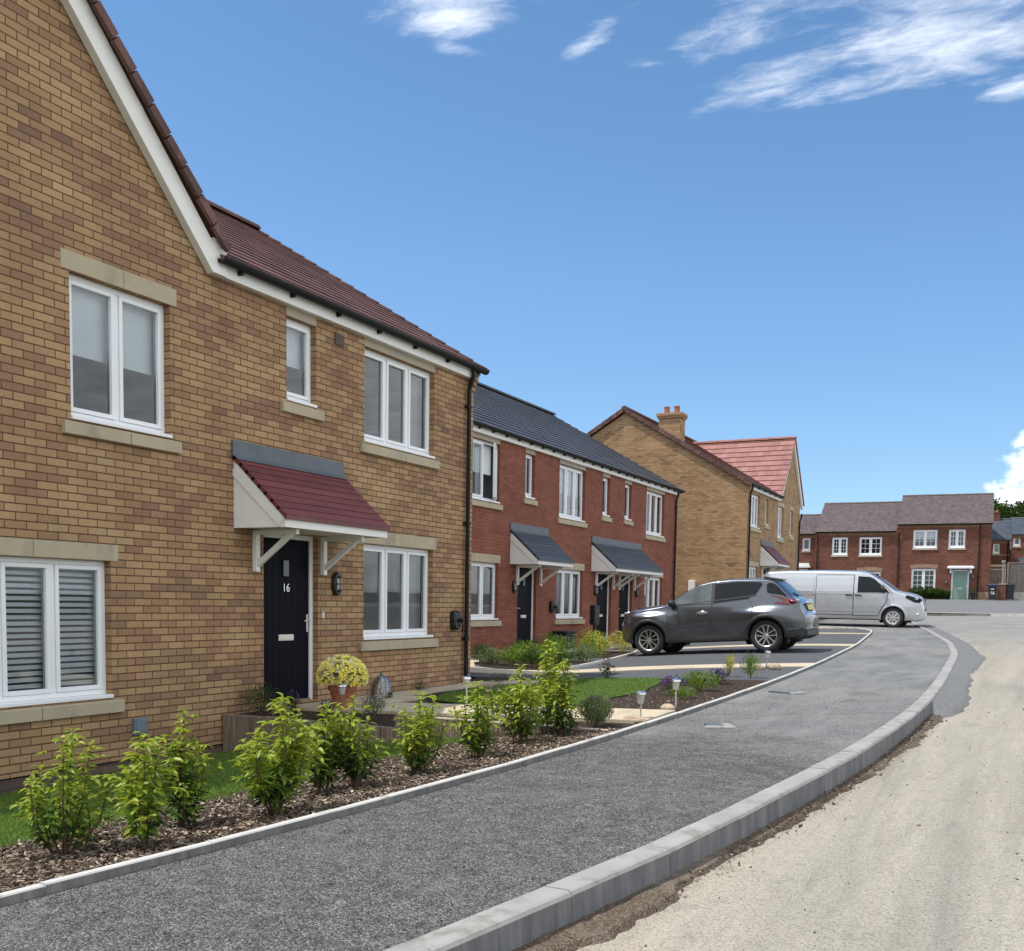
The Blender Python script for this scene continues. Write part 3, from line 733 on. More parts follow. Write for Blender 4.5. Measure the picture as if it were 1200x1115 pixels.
def gutter(F,u0,u1,v,house,step=.9,d=.155):
    mb=MB();n=8
    vs=[];fs=[]
    for u in (u0,u1):
        for k in range(n+1):
            t=math.pi+math.pi*k/n; vs.append(F.p(u,v+.072*math.sin(t),d+.066*math.cos(t)))
        for k in range(n+1):
            t=math.pi+math.pi*(n-k)/n; vs.append(F.p(u,v+.052*math.sin(t),d+.052*math.cos(t)))
    c=2*n+2
    mb.add(vs,[(i,(i+1)%c,(i+1)%c+c,i+c) for i in range(c)]+[tuple(range(c-1,-1,-1)),tuple(range(c,2*c))])
    u=u0+.35
    while u<u1-.1:
        F.box(mb,u-.02,u+.02,v-.10,v-.0,d-.075,d-.01);u+=step
    return mb.build('gutter',M['black_pl'],house)
def downpipe(F,u,vtop,vbot,house,d=.07,neck=.12,world=True):
    mb=MB();p=[F.p(u,vtop,d+neck*.5),F.p(u,vtop-.14,d+neck*.5),F.p(u,vtop-.34,d),F.p(u,vbot,d)]
    mb.tube(p,.034,10)
    v=vtop-.6
    while v>vbot+.2: F.box(mb,u-.05,u+.05,v-.02,v+.02,.0,d+.03);v-=1.8
    return mb.build('downpipe',M['black_pl'],house,smooth=False)
def canopy(F,u0,u1,z,proj,house,roofmat,brackets,h=.69,cream='white'):
    """lean-to door canopy; z = underside height"""
    ze=z+.12; zt=ze+h
    mb=MB();
    F2=F
    up=(F.p(0,zt,0)-F.p(0,ze,proj)); S=up.length
    roof_slope(mb,F.p(u0,ze,proj),F.U,u1-u0,up,S,.12,.010,0)
    F.box(mb,u0-.0,u1+.0,ze-.035,ze+.012,proj-.01,proj+.012,0)
    r=mb.build('canopy_roof',roofmat,house)
    f=MB(); F.box(f,u0-.02,u1+.02,zt-.02,zt+.165,.0,.03); 
    q=[F.p(u0-.02,zt-.02,.03),F.p(u1+.02,zt-.02,.03),F.p(u1+.02,zt-.075,.10),F.p(u0-.02,zt-.075,.10)]
    f.quad(q[3]+V(0,0,.02),q[2]+V(0,0,.02),q[1]+V(0,0,.02),q[0]+V(0,0,.02))
    f.build('flashing',M['lead'],r)
    b=MB()
    F.box(b,u0+.02,u1-.02,z,z+.10,proj-.06,proj-.02)   # front fascia
    F.box(b,u0+.05,u1-.05,z+.012,z+.02,0,proj-.06)     # soffit board
    for a,c in ((u0+.02,u0+.045),(u1-.045,u1-.02)):
        pts=[F.p(a,z,0),F.p(c,z,0),F.p(c,z,proj-.06),F.p(a,z,proj-.06),F.p(a,zt-.06,0),F.p(c,zt-.06,0),F.p(c,z+.10,proj-.06),F.p(a,z+.10,proj-.06)]
        b.hexa([pts[3],pts[2],pts[1],pts[0],pts[7],pts[6],pts[5],pts[4]])
        s=-.012 if a<u0+.03 else .012
        b.bar(F.p((a+c)/2+s,zt-.14,.02),F.p((a+c)/2+s,z+.07,proj-.05),.03,.16)
    b.build('canopy_box',M[cream],house)
    for u in brackets:
        k=MB();F.box(k,u-.035,u+.035,z-.48,z-.002,.0,.06);F.box(k,u-.03,u+.03,z-.06,z-.003,.06,proj-.12)
        k.bar(F.p(u,z-.40,.05),F.p(u,z-.04,proj-.2),.05,.06)
        k.build('bracket',M[cream],house,bevel=.004)
def front_door(F,u0,u1,v0,v1,house,rec=.09,leaf='door',handle_right=True,glaz=True,number=None,framew=.06):
    mb=MB();a,b=-rec-.07,-rec+.012
    F.box(mb,u0,u0+framew,v0,v1,a,b);F.box(mb,u1-framew,u1,v0,v1,a,b);F.box(mb,u0+framew,u1-framew,v1-framew,v1,a,b)
    mb.build('door_frame',M['upvc'],house,bevel=.004)
    d=MB();x0,x1=u0+framew+.003,u1-framew-.003
    F.box(d,x0,x1,v0+.03,v1-framew-.003,-rec-.055,-rec-.01)
    n=6
    for i in range(1,n):   # tongue and groove lines as raised boards
        w=(x1-x0-.16)/n
    for i in range(n):
        w=(x1-x0-.2)/n; F.box(d,x0+.1+i*w+.004,x0+.1+(i+1)*w-.004,v0+.14,v1-framew-.16,-rec-.012,-rec-.0075)
    F.box(d,u0+framew,u1-framew,v0,v0+.028,-rec-.06,-rec+.02,1)
    D=d.build('door',[M[leaf],M['chrome']],house)
    mid=(x0+x1)/2
    if glaz:
        g=MB();F.box(g,mid-.065,mid+.065,v0+1.53,v0+1.75,-rec-.008,-rec+.004);F.box(g,mid-.05,mid+.05,v0+1.545,v0+1.735,-rec+.0045,-rec+.007,1)
        g.build('door_light',[M[leaf],M['frost']],D)
    l=MB();F.box(l,mid-.14,mid+.14,v0+.76,v0+.835,-rec-.006,-rec+.008);F.box(l,mid-.12,mid+.12,v0+.775,v0+.82,-rec+.0085,-rec+.014);l.build('letter_plate',M['satin'],D,bevel=.003)
    hx=x1-.045 if handle_right else x0+.045
    h=MB();F.box(h,hx-.018,hx+.018,v0+.86,v0+1.08,-rec-.006,-rec+.008);s=-1 if handle_right else 1
    h.tube([F.p(hx,v0+1.0,-rec),F.p(hx,v0+1.0,-rec+.05),F.p(hx+s*.03,v0+1.0,-rec+.055),F.p(hx+s*.12,v0+1.0,-rec+.05)],.01,8)
    h.build('handle',M['chrome'],D)
    if number:
        text(number,F,mid,v0+1.40,-rec+.002,.105,D,'house_number',M['chrome'])
    return D
def text(s,F,u,v,d,size,parent,name,m):
    cu=bpy.data.curves.new(name,'FONT');cu.body=s;cu.size=size*1.35;cu.align_x='CENTER';cu.align_y='CENTER';cu.extrude=.004
    o=bpy.data.objects.new(name,cu);C.objects.link(o)
    me=bpy.data.meshes.new_from_object(o.evaluated_get(bpy.context.evaluated_depsgraph_get()))
    bpy.data.objects.remove(o,do_unlink=True)
    B=Matrix((( *F.U,0),( 0,0,1,0),( *F.N,0),(0,0,0,1))).transposed()
    B.translation=F.p(u,v,d)
    me.transform(parent_matrix(parent).inverted()@B);me.materials.clear();me.materials.append(m)
    q=bpy.data.objects.new(name,me);C.objects.link(q);q.parent=parent;return q
def wall_lamp(F,u,v,house):
    mb=MB();n=16;w,h=.085,.15
    def ring(s,d): return [F.p(u+s*w*math.copysign(abs(math.cos(t))**.8,math.cos(t)),v+s*h*math.copysign(abs(math.sin(t))**.75,math.sin(t)),d) for t in [2*math.pi*k/n for k in range(n)]]
    rs=[ring(1,0),ring(1,.035),ring(.86,.06),ring(.5,.062)]
    vs=[p for r in rs for p in r]
    mb.add(vs,[(i*n+k,i*n+(k+1)%n,(i+1)*n+(k+1)%n,(i+1)*n+k) for i in range(3) for k in range(n)]+[tuple(range(3*n,4*n))])
    F.box(mb,u-.008,u+.008,v-.1,v+.1,.06,.085);F.box(mb,u-.05,u+.05,v-.008,v+.008,.06,.082)
    o=mb.build('wall_lamp',M['lamp_black'],house)
    g=MB();a=[ (x,y) for x,y in ((-.042,-.075),(.042,-.075),(.042,.075),(-.042,.075))]
    g.hexa([F.p(u+x,v+y,.063) for x,y in a]+[F.p(u+x*.8,v+y*.9,.078) for x,y in a]);g.build('diffuser',M['lens'],o)
def ev_box(F,u,v,house):
    mb=MB();n=14
    A=[];
    for d,s in ((0,1),(.07,1),(.10,.82)):
        A+= [F.p(u+s*.095*math.copysign(abs(math.cos(t))**.5,math.cos(t)),v+s*.15*math.copysign(abs(math.sin(t))**.5,math.sin(t)),d) for t in [2*math.pi*k/n for k in range(n)]]
    mb.add(A,[(i*n+k,i*n+(k+1)%n,(i+1)*n+(k+1)%n,(i+1)*n+k) for i in range(2) for k in range(n)]+[tuple(range(2*n,3*n))])
    o=mb.build('charging_box',M['lamp_black'],house)
    h=MB();h.lathe(F.p(u+.05,v,.1),[(.03,0),(.03,.05),(.02,.06)],12,0,F.N);h.tube([F.p(u+.05,v-.02,.13),F.p(u+.1,v-.12,.13),F.p(u+.13,v-.17,.09)],.012,6)
    h.build('plug',M['black_pl'],o)

# ------------------------------------------------------------------ the buff house beside the camera
M['headboard']=mat('stone_coloured_head_board',(.36,.315,.235),.7,.06,3)
H1=thing('brick_house','large buff brick house nearest the viewer with black front door and red tiled canopy','house',(0,9.6,.0))
F=Fr((0,0,0),(0,1,0),(1,0,0))
ops=[(6.92,8.17,3.24,4.59),(4.9,6.0,3.24,4.59),(11.63,13.42,3.70,4.95),(10.03,10.60,3.96,4.95),(11.63,13.42,1.06,2.36),(5.56,7.36,.60,1.94),(9.61,10.64,.33,2.385)]
mb=MB();wall_face(mb,F,4.1,14.6,-.035,5.2,ops)
AP=(6.42,7.42)  # gable apex (u,v)
mb.poly([F.p(4.1,5.2),F.p(8.74,5.2),F.p(*AP)])
mb.quad(F.p(14.6,-.035,0),F.p(14.6,-.035,-9),F.p(14.6,5.2,-9),F.p(14.6,5.2,0));mb.poly([F.p(14.6,5.2,0),F.p(14.6,5.2,-9),F.p(14.6,7.9,-4.5)])
mb.quad(F.p(4.1,-.035,-9),F.p(4.1,-.035,0),F.p(4.1,5.2,0),F.p(4.1,5.2,-9));mb.poly([F.p(4.1,5.2,-9),F.p(4.1,5.2,0),F.p(4.1,7.9,-4.5)])
mb.quad(F.p(14.6,-.035,-9),F.p(4.1,-.035,-9),F.p(4.1,5.2,-9),F.p(14.6,5.2,-9))
for i in range(4): F.box(mb,14.42+.02*i,14.6,5.2-.3+.075*i,5.2-.3+.075*(i+1)-.002,.0005,.03*(i+1))   # corbelled kneeler
mb.build('wall',M['buff'],H1)
mb=MB();mb.quad(F.p(4.1,-.5),F.p(14.6,-.5),F.p(14.6,-.05),F.p(4.1,-.05));mb.quad(F.p(14.6,-.5,0),F.p(14.6,-.5,-9),F.p(14.6,-.05,-9),F.p(14.6,-.05,0));F.box(mb,4.1,14.6,-.05,-.035,-.1,.004,1)
mb.build('plinth',[M['plinth'],M['black_pl']],H1)
window(F,*ops[0],H1,2,lintel=.175,inside='light',world='near')
window(F,*ops[1],H1,2,lintel=.175)
window(F,*ops[2],H1,3,inside='curtain',world='near');window(F,*ops[3],H1,1,frost=False,inside='light',world='near')
window(F,*ops[4],H1,3,lintel=.175,inside='curtain',world='near')
window(F,*ops[5],H1,3,lintel=.16,inside='blind',world='near')
front_door(F,*ops[6],H1,number='16')
for o in (ops[2],ops[3]): mb=MB();F.box(mb,o[0],o[1],4.952,5.065,-.09,.002);mb.build('head_board',M['headboard'],H1)
mb=MB();F.box(mb,8.90,14.47,5.06,5.22,.001,.085);mb.build('fascia',M['white'],H1)
gutter(F,8.76,14.72,5.235,H1);downpipe(F,14.36,5.22,.2,H1,.06,.14)
sl=math.tan(R(31.3));Sx=4.62
mb=MB()
roof_slope(mb,F.p(14.68,5.215,.16),-F.U,14.68-8.80,V(-1,0,sl),Sx/math.cos(R(31.3)),.3,.021,0)
roof_slope(mb,F.p(8.72,5.215+.66*sl,.16-.66),-F.U,4.7,V(-1,0,sl),(Sx-.66)/math.cos(R(31.3)),.3,.021,0)
roof_slope(mb,F.p(14.68,5.215,-9.12),-F.U,10.66,V(1,0,sl),4.66/math.cos(R(31.3)),.3,.021,0)
ridge(mb,F.p(14.7,5.215+Sx*sl+.05,-4.46),F.p(4.0,5.215+Sx*sl+.05,-4.46))
# front cross gable roof
cs=.95
def xgable(mb,F,uL,uR,apu,apv,vfoot,d0,dback,m,th=.03):
    for s in (1,-1):
        foot=F.p(uR if s>0 else uL,vfoot,d0); up=F.p(apu,apv,d0)-foot
        roof_slope(mb,foot,-F.N,dback,up,up.length,.3,th,m)
    ridge(mb,F.p(apu,apv+.03,d0),F.p(apu,apv+.03,d0-dback),m=m)
xgable(mb,F,4.0,8.86,AP[0],AP[1]+.30,5.36,.16,5.0,0)
roof=mb.build('roof',M['tile_maroon'],H1)
mb=MB()
for s in (1,-1):
    e=F.p(AP[0]+s*2.36,5.13,.055);a=F.p(AP[0],AP[1]+.12,.055); mb.bar(e,a,.09,.215,0,up=F.N.cross((a-e)))
for s in (1,):
    F.box(mb,8.70,8.898,5.06,5.42,.001,.105)
mb.build('bargeboard',M['white'],H1)
mb=MB()   # dry verge caps along the raked edge
for s in (1,-1):
    e=F.p(AP[0]+s*2.44,5.36,.17);a=F.p(AP[0],AP[1]+.30,.17);d=a-e;n=int(d.length/.3)
    for i in range(n+1):
        p=e+d*(i/(n+.2));q=e+d*((i+1)/(n+.2)); mb.bar(p-V(0,0,.03),q-V(0,0,.05),.05,.09,0,up=F.N.cross(d))
mb.build('verge_cap',M['tile_maroon'],H1);mb=MB();n=int(5.4/.3)
for i in range(n):
    t0=i*.3;t1=t0+.32;c,s_=math.cos(R(31.3)),math.sin(R(31.3))
    mb.bar((.16-t0*c,14.69,5.215+t0*s_+.0),(.16-t1*c,14.69,5.215+t1*s_-.02),.05,.11)
mb.build('verge_cap',M['tile_maroon'],H1)
canopy(F,9.09,11.12,2.385,.75,H1,M['tile_canopy'],(9.45,10.72))
wall_lamp(F,11.0,1.80,H1);ev_box(F,14.03,1.31,H1)
mb=MB();F.box(mb,10.72,10.75,1.36,1.44,0,.02);mb.build('doorbell',M['white'],H1,bevel=.004)
mb=MB();F.box(mb,10.97,11.16,4.83,4.97,0,.02)
for i in range(5):F.box(mb,10.985,11.145,4.845+.025*i,4.857+.025*i,.02,.028)
mb.build('air_vent',mat('brown_vent_plastic',(.11,.07,.045),.5),H1)
mb=MB();F.box(mb,7.6,7.77,.2,.37,0,.045);F.box(mb,7.615,7.755,.215,.355,.045,.055);mb.build('meter_cover',mat('blue_grey_cover',(.14,.18,.22),.4),H1,bevel=.006)
mb=MB();F.box(mb,13.55,13.75,.24,.31,-.02,.006);mb.build('air_brick',M['red'],H1)

# ------------------------------------------------------------------ red terrace
TX=-3.12
H2=thing('terraced_house','red brick terrace with dark slate roof and three black front doors under grey canopies','house',(TX,27,.45))
F=Fr((TX,0,0),(0,1,0),(1,0,0))
up2=[(20.15,21.48,3.86,5.2,2),(22.82,23.34,4.13,5.2,1),(24.82,26.52,3.81,5.2,3),(27.81,28.34,4.10,5.2,1),(29.57,30.12,4.13,5.2,1),(31.48,33.22,3.81,5.2,3)]
gr2=[(20.14,21.48,1.19,2.49,2),(24.74,26.48,1.19,2.49,3),(31.5,33.2,1.19,2.49,3)]
dr2=[(22.49,23.53,.46,2.51),(27.50,28.62,.46,2.51),(29.27,30.36,.46,2.51)]
mb=MB();wall_face(mb,F,18.0,34.6,.0,5.45,[o[:4] for o in up2+gr2]+dr2)
for u in (18.0,34.6):
    mb.quad(F.p(u,0,0),F.p(u,0,-9.5),F.p(u,5.45,-9.5),F.p(u,5.45,0));mb.poly([F.p(u,5.45,0),F.p(u,5.45,-9.5),F.p(u,8.2,-4.75)])
mb.quad(F.p(34.6,0,-9.5),F.p(18,0,-9.5),F.p(18,5.45,-9.5),F.p(34.6,5.45,-9.5))
mb.build('wall',M['red'],H2)
for i,o in enumerate(up2):
    window(F,*o[:4],H2,o[4],ext=.1,inside=('roller','plain','roller','roller','plain','curtain')[i],open_light=1 if i==0 else None)
for i,o in enumerate(gr2): window(F,*o[:4],H2,o[4],lintel=.19,inside=('plain','plain','curtain')[i])
for i,o in enumerate(dr2): front_door(F,*o,H2,handle_right=False)
for o in up2: mb=MB();F.box(mb,o[0],o[1],5.202,5.315,-.09,.002);mb.build('head_board',M['headboard'],H2)
mb=MB();F.box(mb,18,34.45,5.31,5.47,.001,.085);mb.build('fascia',M['white'],H2)
gutter(F,18,34.75,5.485,H2,.65);downpipe(F,34.3,5.47,.45,H2,.06,.14)
mb=MB();a=30.0;sl=math.tan(R(a));L=16.85;Sx=5.0
roof_slope(mb,F.p(34.78,5.465,.17),-F.U,L,V(-1,0,sl),Sx/math.cos(R(a)),.33,.027,0)
roof_slope(mb,F.p(34.78,5.465,-9.83),-F.U,L,V(1,0,sl),Sx/math.cos(R(a)),.33,.027,0)
ridge(mb,F.p(34.8,5.465+Sx*sl+.06,.17-Sx),F.p(17.93,5.465+Sx*sl+.06,.17-Sx))
mb.build('roof',M['tile_slate'],H2)
canopy(F,22.05,24.12,2.50,.76,H2,M['slate_canopy'],(22.42,23.72),cream='white')
canopy(F,27.05,31.0,2.50,.76,H2,M['slate_canopy'],(27.4,28.72,29.2,30.5),cream='white')
for u in (22.27,27.37,30.72): wall_lamp(F,u,1.97,H2)
ev_box(F,24.40,1.50,H2)
mb=MB();F.box(mb,21.75,22.0,.58,.65,-.02,.006);mb.build('air_brick',mat('air_brick_red',(.16,.04,.035),.8),H2)

# ------------------------------------------------------------------ buff house with the gable wall
GX=-1.4;GY=37.3
H3=thing('brick_house','golden buff brick house with a broad gable wall and chimney beyond the red terrace','house',(GX,41,1.05))
F=Fr((GX,0,0),(0,1,0),(1,0,0));G=Fr((0,GY,0),(1,0,0),(0,-1,0))
up3=[(37.74,39.15,4.47,5.68,3),(40.02,40.5,4.7,5.68,1),(42.15,43.15,4.33,5.60,2),(44.4,44.95,4.55,5.62,1)]
gr3=[(37.74,39.15,1.83,3.06,3)]
mb=MB();wall_face(mb,F,GY,46.3,.3,5.93,[o[:4] for o in up3+gr3]+[(39.9,40.85,1.08,3.1)])
AP3=(44.35,8.35);mb.poly([F.p(42.25,5.93),F.p(46.3,5.93),F.p(*AP3)])
bx=GX-9.5
mb.quad(G.p(bx,.3),G.p(GX,.3),G.p(GX,5.93),G.p(bx,5.93));mb.poly([G.p(bx,5.93),G.p(GX,5.93),G.p(GX-4.73,8.75)])
mb.quad((GX,46.3,.3),(bx,46.3,.3),(bx,46.3,5.93),(GX,46.3,5.93));mb.poly([(GX,46.3,5.93),(bx,46.3,5.93),(GX-4.73,46.3,8.75)])
for i in range(4): G.box(mb,GX-.2+.02*i,GX,5.66+.075*i,5.66+.075*(i+1)-.002,-.1,.0) if False else F.box(mb,GY+.0,GY+.2-.02*i,5.65+.075*i,5.65+.075*(i+1)-.002,.0005,.03*(i+1))
mb.build('wall',M['buff_far'],H3)
for i,o in enumerate(up3): window(F,*o[:4],H3,o[4],lintel=.16 if i>1 else None,inside='plain')
for o in gr3: window(F,*o[:4],H3,o[4],lintel=.17)
front_door(F,39.9,40.85,1.08,3.1,H3)
mb=MB();F.box(mb,GY+.13,42.2,5.79,5.95,.001,.085);mb.build('fascia',M['white'],H3)
gutter(F,GY-.1,42.3,5.96,H3);downpipe(F,GY+.17,5.95,1.0,H3,.06,.14);downpipe(F,46.05,5.6,1.0,H3,.06,.14)
mb=MB();a=31.;sl=math.tan(R(a));Sx=4.92
roof_slope(mb,F.p(GY-.08,5.94,.17),F.U,42.2-GY+.08,V(-1,0,sl),Sx/math.cos(R(a)),.3,.026,0)
roof_slope(mb,F.p(42.2,5.94+.6*sl,.17-.6),F.U,4.2,V(-1,0,sl),(Sx-.6)/math.cos(R(a)),.3,.026,0)
roof_slope(mb,F.p(GY-.08,5.94,.17-2*Sx),F.U,9.2,V(1,0,sl),Sx/math.cos(R(a)),.3,.026,0)
ridge(mb,F.p(GY-.1,5.94+Sx*sl+.05,.17-Sx),F.p(46.45,5.94+Sx*sl+.05,.17-Sx))
xgable(mb,F,42.08,46.55,AP3[0],AP3[1]+.22,5.98,.14,5.6,1)
roof=mb.build('roof',[M['tile_maroon'],M['tile_sunlit']],H3)
for sg in (1,-1):
    mb=MB()
    for i in range(18):
        t0=i*.318;t1=t0+.34;c,s_=math.cos(R(a)),math.sin(R(a)); x0=GX+.17 if sg>0 else GX+.17-2*Sx
        mb.bar((x0-sg*t0*c,GY-.09,5.94+t0*s_-.01),(x0-sg*t1*c,GY-.09,5.94+t1*s_-.03),.05,.15)
    mb.build('verge_cap',M['tile_maroon'],H3)
mb=MB()
for s in (1,-1):
    e=F.p(AP3[0]+s*2.12,5.86,.05);b_=F.p(AP3[0],AP3[1]+.08,.05); mb.bar(e,b_,.08,.2,0,up=F.N.cross(b_-e))
mb.build('bargeboard',M['white'],H3)
ch=MB();ch.box(-4.93,-4.10,GY+.35,GY+.95,7.2,8.52);ch.box(-4.98,-4.05,GY+.3,GY+1.0,8.52,8.60);ch.box(-5.01,-4.02,GY+.27,GY+1.03,8.60,8.70)
chm=ch.build('chimney',M['buff_far'],H3)
for x in (-4.72,-4.33):
    q=MB();q.lathe((x,GY+.65,8.70),[(.12,0),(.11,.05),(.10,.2),(.115,.25),(.115,.28),(.09,.28),(.0,.24)],14);q.build('chimney_pot',M['pot'],chm)
canopy(F,39.45,41.35,3.12,.72,H3,M['tile_canopy'],(39.75,41.0),cream='white')
mb=MB();G.box(mb,-3.47,-3.23,2.1,2.5,0,.12);mb.build('meter_box',M['white'],H3,bevel=.01)
# ------------------------------------------------------------------ brick houses across the end of the road
aU=R(3.2);UU=V(math.cos(aU),math.sin(aU),0);NN=V(UU.y,-UU.x,0);OA=V(-.65,74.28,0)
F0=Fr(OA,UU,NN)
def shell(mb,F,u0,u1,v0,v1,ops,dep,hip):
    wall_face(mb,F,u0,u1,v0,v1,ops,.08)
    for u in (u0,u1):
        mb.quad(F.p(u,v0),F.p(u,v0,-dep),F.p(u,v1,-dep),F.p(u,v1));mb.poly([F.p(u,v1),F.p(u,v1,-dep),F.p(u,hip,-dep/2)])
    mb.quad(F.p(u1,v0,-dep),F.p(u0,v0,-dep),F.p(u0,v1,-dep),F.p(u1,v1,-dep))
    for k in range(3): F.box(mb,u0,u1,v1-.24+.08*k,v1-.24+.08*(k+1)-.003,.001,.02+.022*k,1)
def duo(mb,F,u0,u1,ve,vr,dep,mat_i=0,ov=.12,g=.15):
    run=dep/2+ov;up=F.p(0,vr,-dep/2)-F.p(0,ve,ov);roof_slope(mb,F.p(u0,ve,ov),F.U,u1-u0,up,up.length,g,.014,mat_i)
    up=F.p(0,vr,-dep/2)-F.p(0,ve,-dep-ov);roof_slope(mb,F.p(u0,ve,-dep-ov),F.U,u1-u0,up,up.length,g,.014,mat_i)
    ridge(mb,F.p(u0,vr+.04,-dep/2),F.p(u1,vr+.04,-dep/2),.09,mat_i)
def arch(F,u0,u1,v,house,m='buff'):
    mb=MB();n=max(6,int((u1-u0)/.08));
    for i in range(n):
        a=u0+(u1-u0)*i/n;b=u0+(u1-u0)*(i+1)/n;t=(i+.5)/n-.5;rise=.06*(1-4*t*t); k=.06*t*2
        mb.hexa([F.p(a+.004,v+rise-.02,.004),F.p(b-.004,v+rise-.02,.004),F.p(b-.004,v+rise-.02,-.08),F.p(a+.004,v+rise-.02,-.08),F.p(a+.004+k,v+rise+.22,.004),F.p(b-.004+k,v+rise+.22,.004),F.p(b-.004+k,v+rise+.22,-.08),F.p(a+.004+k,v+rise+.22,-.08)])
    mb.build('brick_arch',M[m],house)
M['band']=brick('dentil_band_brick',[(0,(.17,.085,.05)),(.5,(.25,.13,.075)),(1,(.32,.18,.11))],(.22,.13,.09))
M['lightplinth']=brick('light_plinth_brick',[(0,(.3,.19,.12)),(.5,(.36,.24,.16)),(1,(.42,.29,.2))],(.3,.2,.14))
M['sage']=mat('sage_green_door',(.20,.31,.26),.4,.04,4)
H4=thing('brick_house','dark red brick house with sage green door facing down the road','house',tuple(F0.p(2.85,2.15,0)))
g=F0
ops=[(.97,2.46,5.60,6.82),(3.15,4.16,5.60,6.82),(.95,2.46,2.70,4.26),(3.42,4.5,2.17,4.2)]
mb=MB();shell(mb,g,0,5.72,1.9,7.2,ops,9,9.45);mb.build('wall',[M['red_far'],M['band']],H4)
mb=MB();g.box(mb,4.62,5.724,1.9,2.75,-.1,.006);mb.build('plinth',M['lightplinth'],H4)
mb=MB();duo(mb,g,-.06,5.78,7.18,9.5,9);mb.build('roof',M['tile_brown'],H4)
gutter(g,-.05,5.78,7.2,H4,.9,.17);downpipe(g,5.02,7.15,2.2,H4,.06,.14);downpipe(g,.10,6.7,2.2,H4,.06,.14)
for i,o in enumerate(ops[:3]): window(g,*o,H4,2,georg=(3,3,4)[i],fw=.07,sw=.06,ext=.05,inside=('light','plain','plain')[i],sillh=.1)
arch(g,.9,2.5,4.28,H4,'lightplinth')
front_door(g,*ops[3],H4,leaf='sage',glaz=False,framew=.10)
mb=MB();g.box(mb,3.15,4.78,4.25,4.38,.003,.5);g.box(mb,3.22,4.70,4.38,4.43,.003,.42);g.box(mb,3.3,3.42,3.95,4.25,.003,.22);g.box(mb,4.52,4.64,3.95,4.25,.003,.22);mb.build('canopy',M['white'],H4,bevel=.02)
wall_lamp(g,4.72,3.75,H4);wall_lamp(g,3.12,3.4,H4)
mb=MB();g.box(mb,3.1,4.85,2.05,2.19,.0,.9);mb.build('doorstep',M['slab'],H4)
H5=thing('brick_house','lower dark red brick house attached left of the sage door house','house',tuple(F0.p(-2.6,2.2,0)))
ops=[(-4.22,-3.19,5.16,6.38),(-2.44,-.98,5.14,6.38),(-2.44,-.98,2.3,4.05)]
mb=MB();shell(mb,g,-5.32,-.004,1.9,6.75,ops,9,9.0);mb.build('wall',[M['red_far'],M['band']],H5)
mb=MB();duo(mb,g,-5.38,-.065,6.73,9.08,9);mb.build('roof',M['tile_brown'],H5)
gutter(g,-5.36,-.07,6.76,H5,.9,.17);downpipe(g,-5.18,6.7,2.2,H5,.06,.14)
for i,o in enumerate(ops): window(g,*o,H5,2,georg=(4,3,4)[i],fw=.07,sw=.06,ext=.05,inside='plain',sillh=.1)
arch(g,-2.5,-.92,4.07,H5,'lightplinth')
H6=thing('brick_house','small low brick wing with one narrow window behind the buff house corner','house',tuple(F0.p(-6.9,2.2,-1.5)))
g=Fr(F0.p(0,0,-1.5),UU,NN)
mb=MB();shell(mb,g,-10.5,-5.34,1.9,6.7,[(-6.42,-5.88,5.56,6.45),(-7.3,-6.0,2.3,4.3)],7,8.3);mb.build('wall',[M['red_far'],M['band']],H6)
mb=MB();duo(mb,g,-10.6,-5.33,6.72,8.33,7);mb.build('roof',M['tile_brown'],H6)
window(g,-6.42,-5.88,5.56,6.45,H6,1,fw=.07,ext=.05,sillh=.1);window(g,-7.3,-6.0,2.3,4.3,H6,2,fw=.07,georg=4,ext=.05,sillh=.1)
mb=MB();g.box(mb,-7.6,-5.75,4.36,4.5,.003,.5);g.box(mb,-7.5,-5.85,4.5,4.68,.003,.4);mb.build('canopy',M['white'],H6)
gutter(g,-10.5,-5.4,6.74,H6,.9,.17)
# houses with blue slate roofs to the right, set further back
g=Fr(F0.p(.94,0,-6.5),UU,NN)
H7=thing('brick_house','red brick house with blue slate roof, small chimney and arched passage','house',tuple(g.p(4.5,2.3,0)))
mb=MB();shell(mb,g,1.0,6.12,1.9,6.5,[(4.99,5.43,5.55,6.24),(4.55,5.75,2.2,4.55)],7,8.15);mb.build('wall',[M['red_far'],M['band']],H7)
mb=MB();duo(mb,g,.95,6.15,6.5,8.18,7,0,.12,.18);roof7=mb.build('roof',M['tile_blue'],H7)
window(g,4.99,5.43,5.55,6.24,H7,1,georg=3,fw=.07,ext=.05,sillh=.1)
mb=MB();g.box(mb,4.2,6.12,5.42,5.5,.004,.02);mb.build('string_course',M['lightplinth'],H7)
arch(g,4.5,5.8,4.56,H7,'red_far')
mb=MB();c=g.p(5.2,0,-3.5);mb.box(c.x-.2,c.x+.2,c.y-.3,c.y+.3,7.9,8.65);mb.box(c.x-.23,c.x+.23,c.y-.33,c.y+.33,8.65,8.72);k=mb.build('chimney',M['red_far'],roof7)
q=MB();q.lathe((c.x,c.y,8.72),[(.1,0),(.09,.18),(.11,.2),(0,.2)],10);q.build('chimney_pot',M['pot'],k)
downpipe(g,5.95,6.45,2.2,H7,.06,.14)
H8=thing('brick_house','red brick house with higher blue slate roof at the right edge of the picture','house',tuple(g.p(9,2.3,.2)))
g2=Fr(g.p(0,0,.25),UU,NN)
mb=MB();shell(mb,g2,6.13,13.5,1.9,6.85,[(6.25,6.72,6.05,6.7),(8.2,9.2,5.5,6.6),(8.0,9.3,2.6,4.2)],7.4,8.2);mb.build('wall',[M['red_far'],M['band']],H8)
mb=MB();duo(mb,g2,6.1,13.6,6.85,8.24,7.4,0,.12,.18);mb.build('roof',M['tile_blue'],H8)
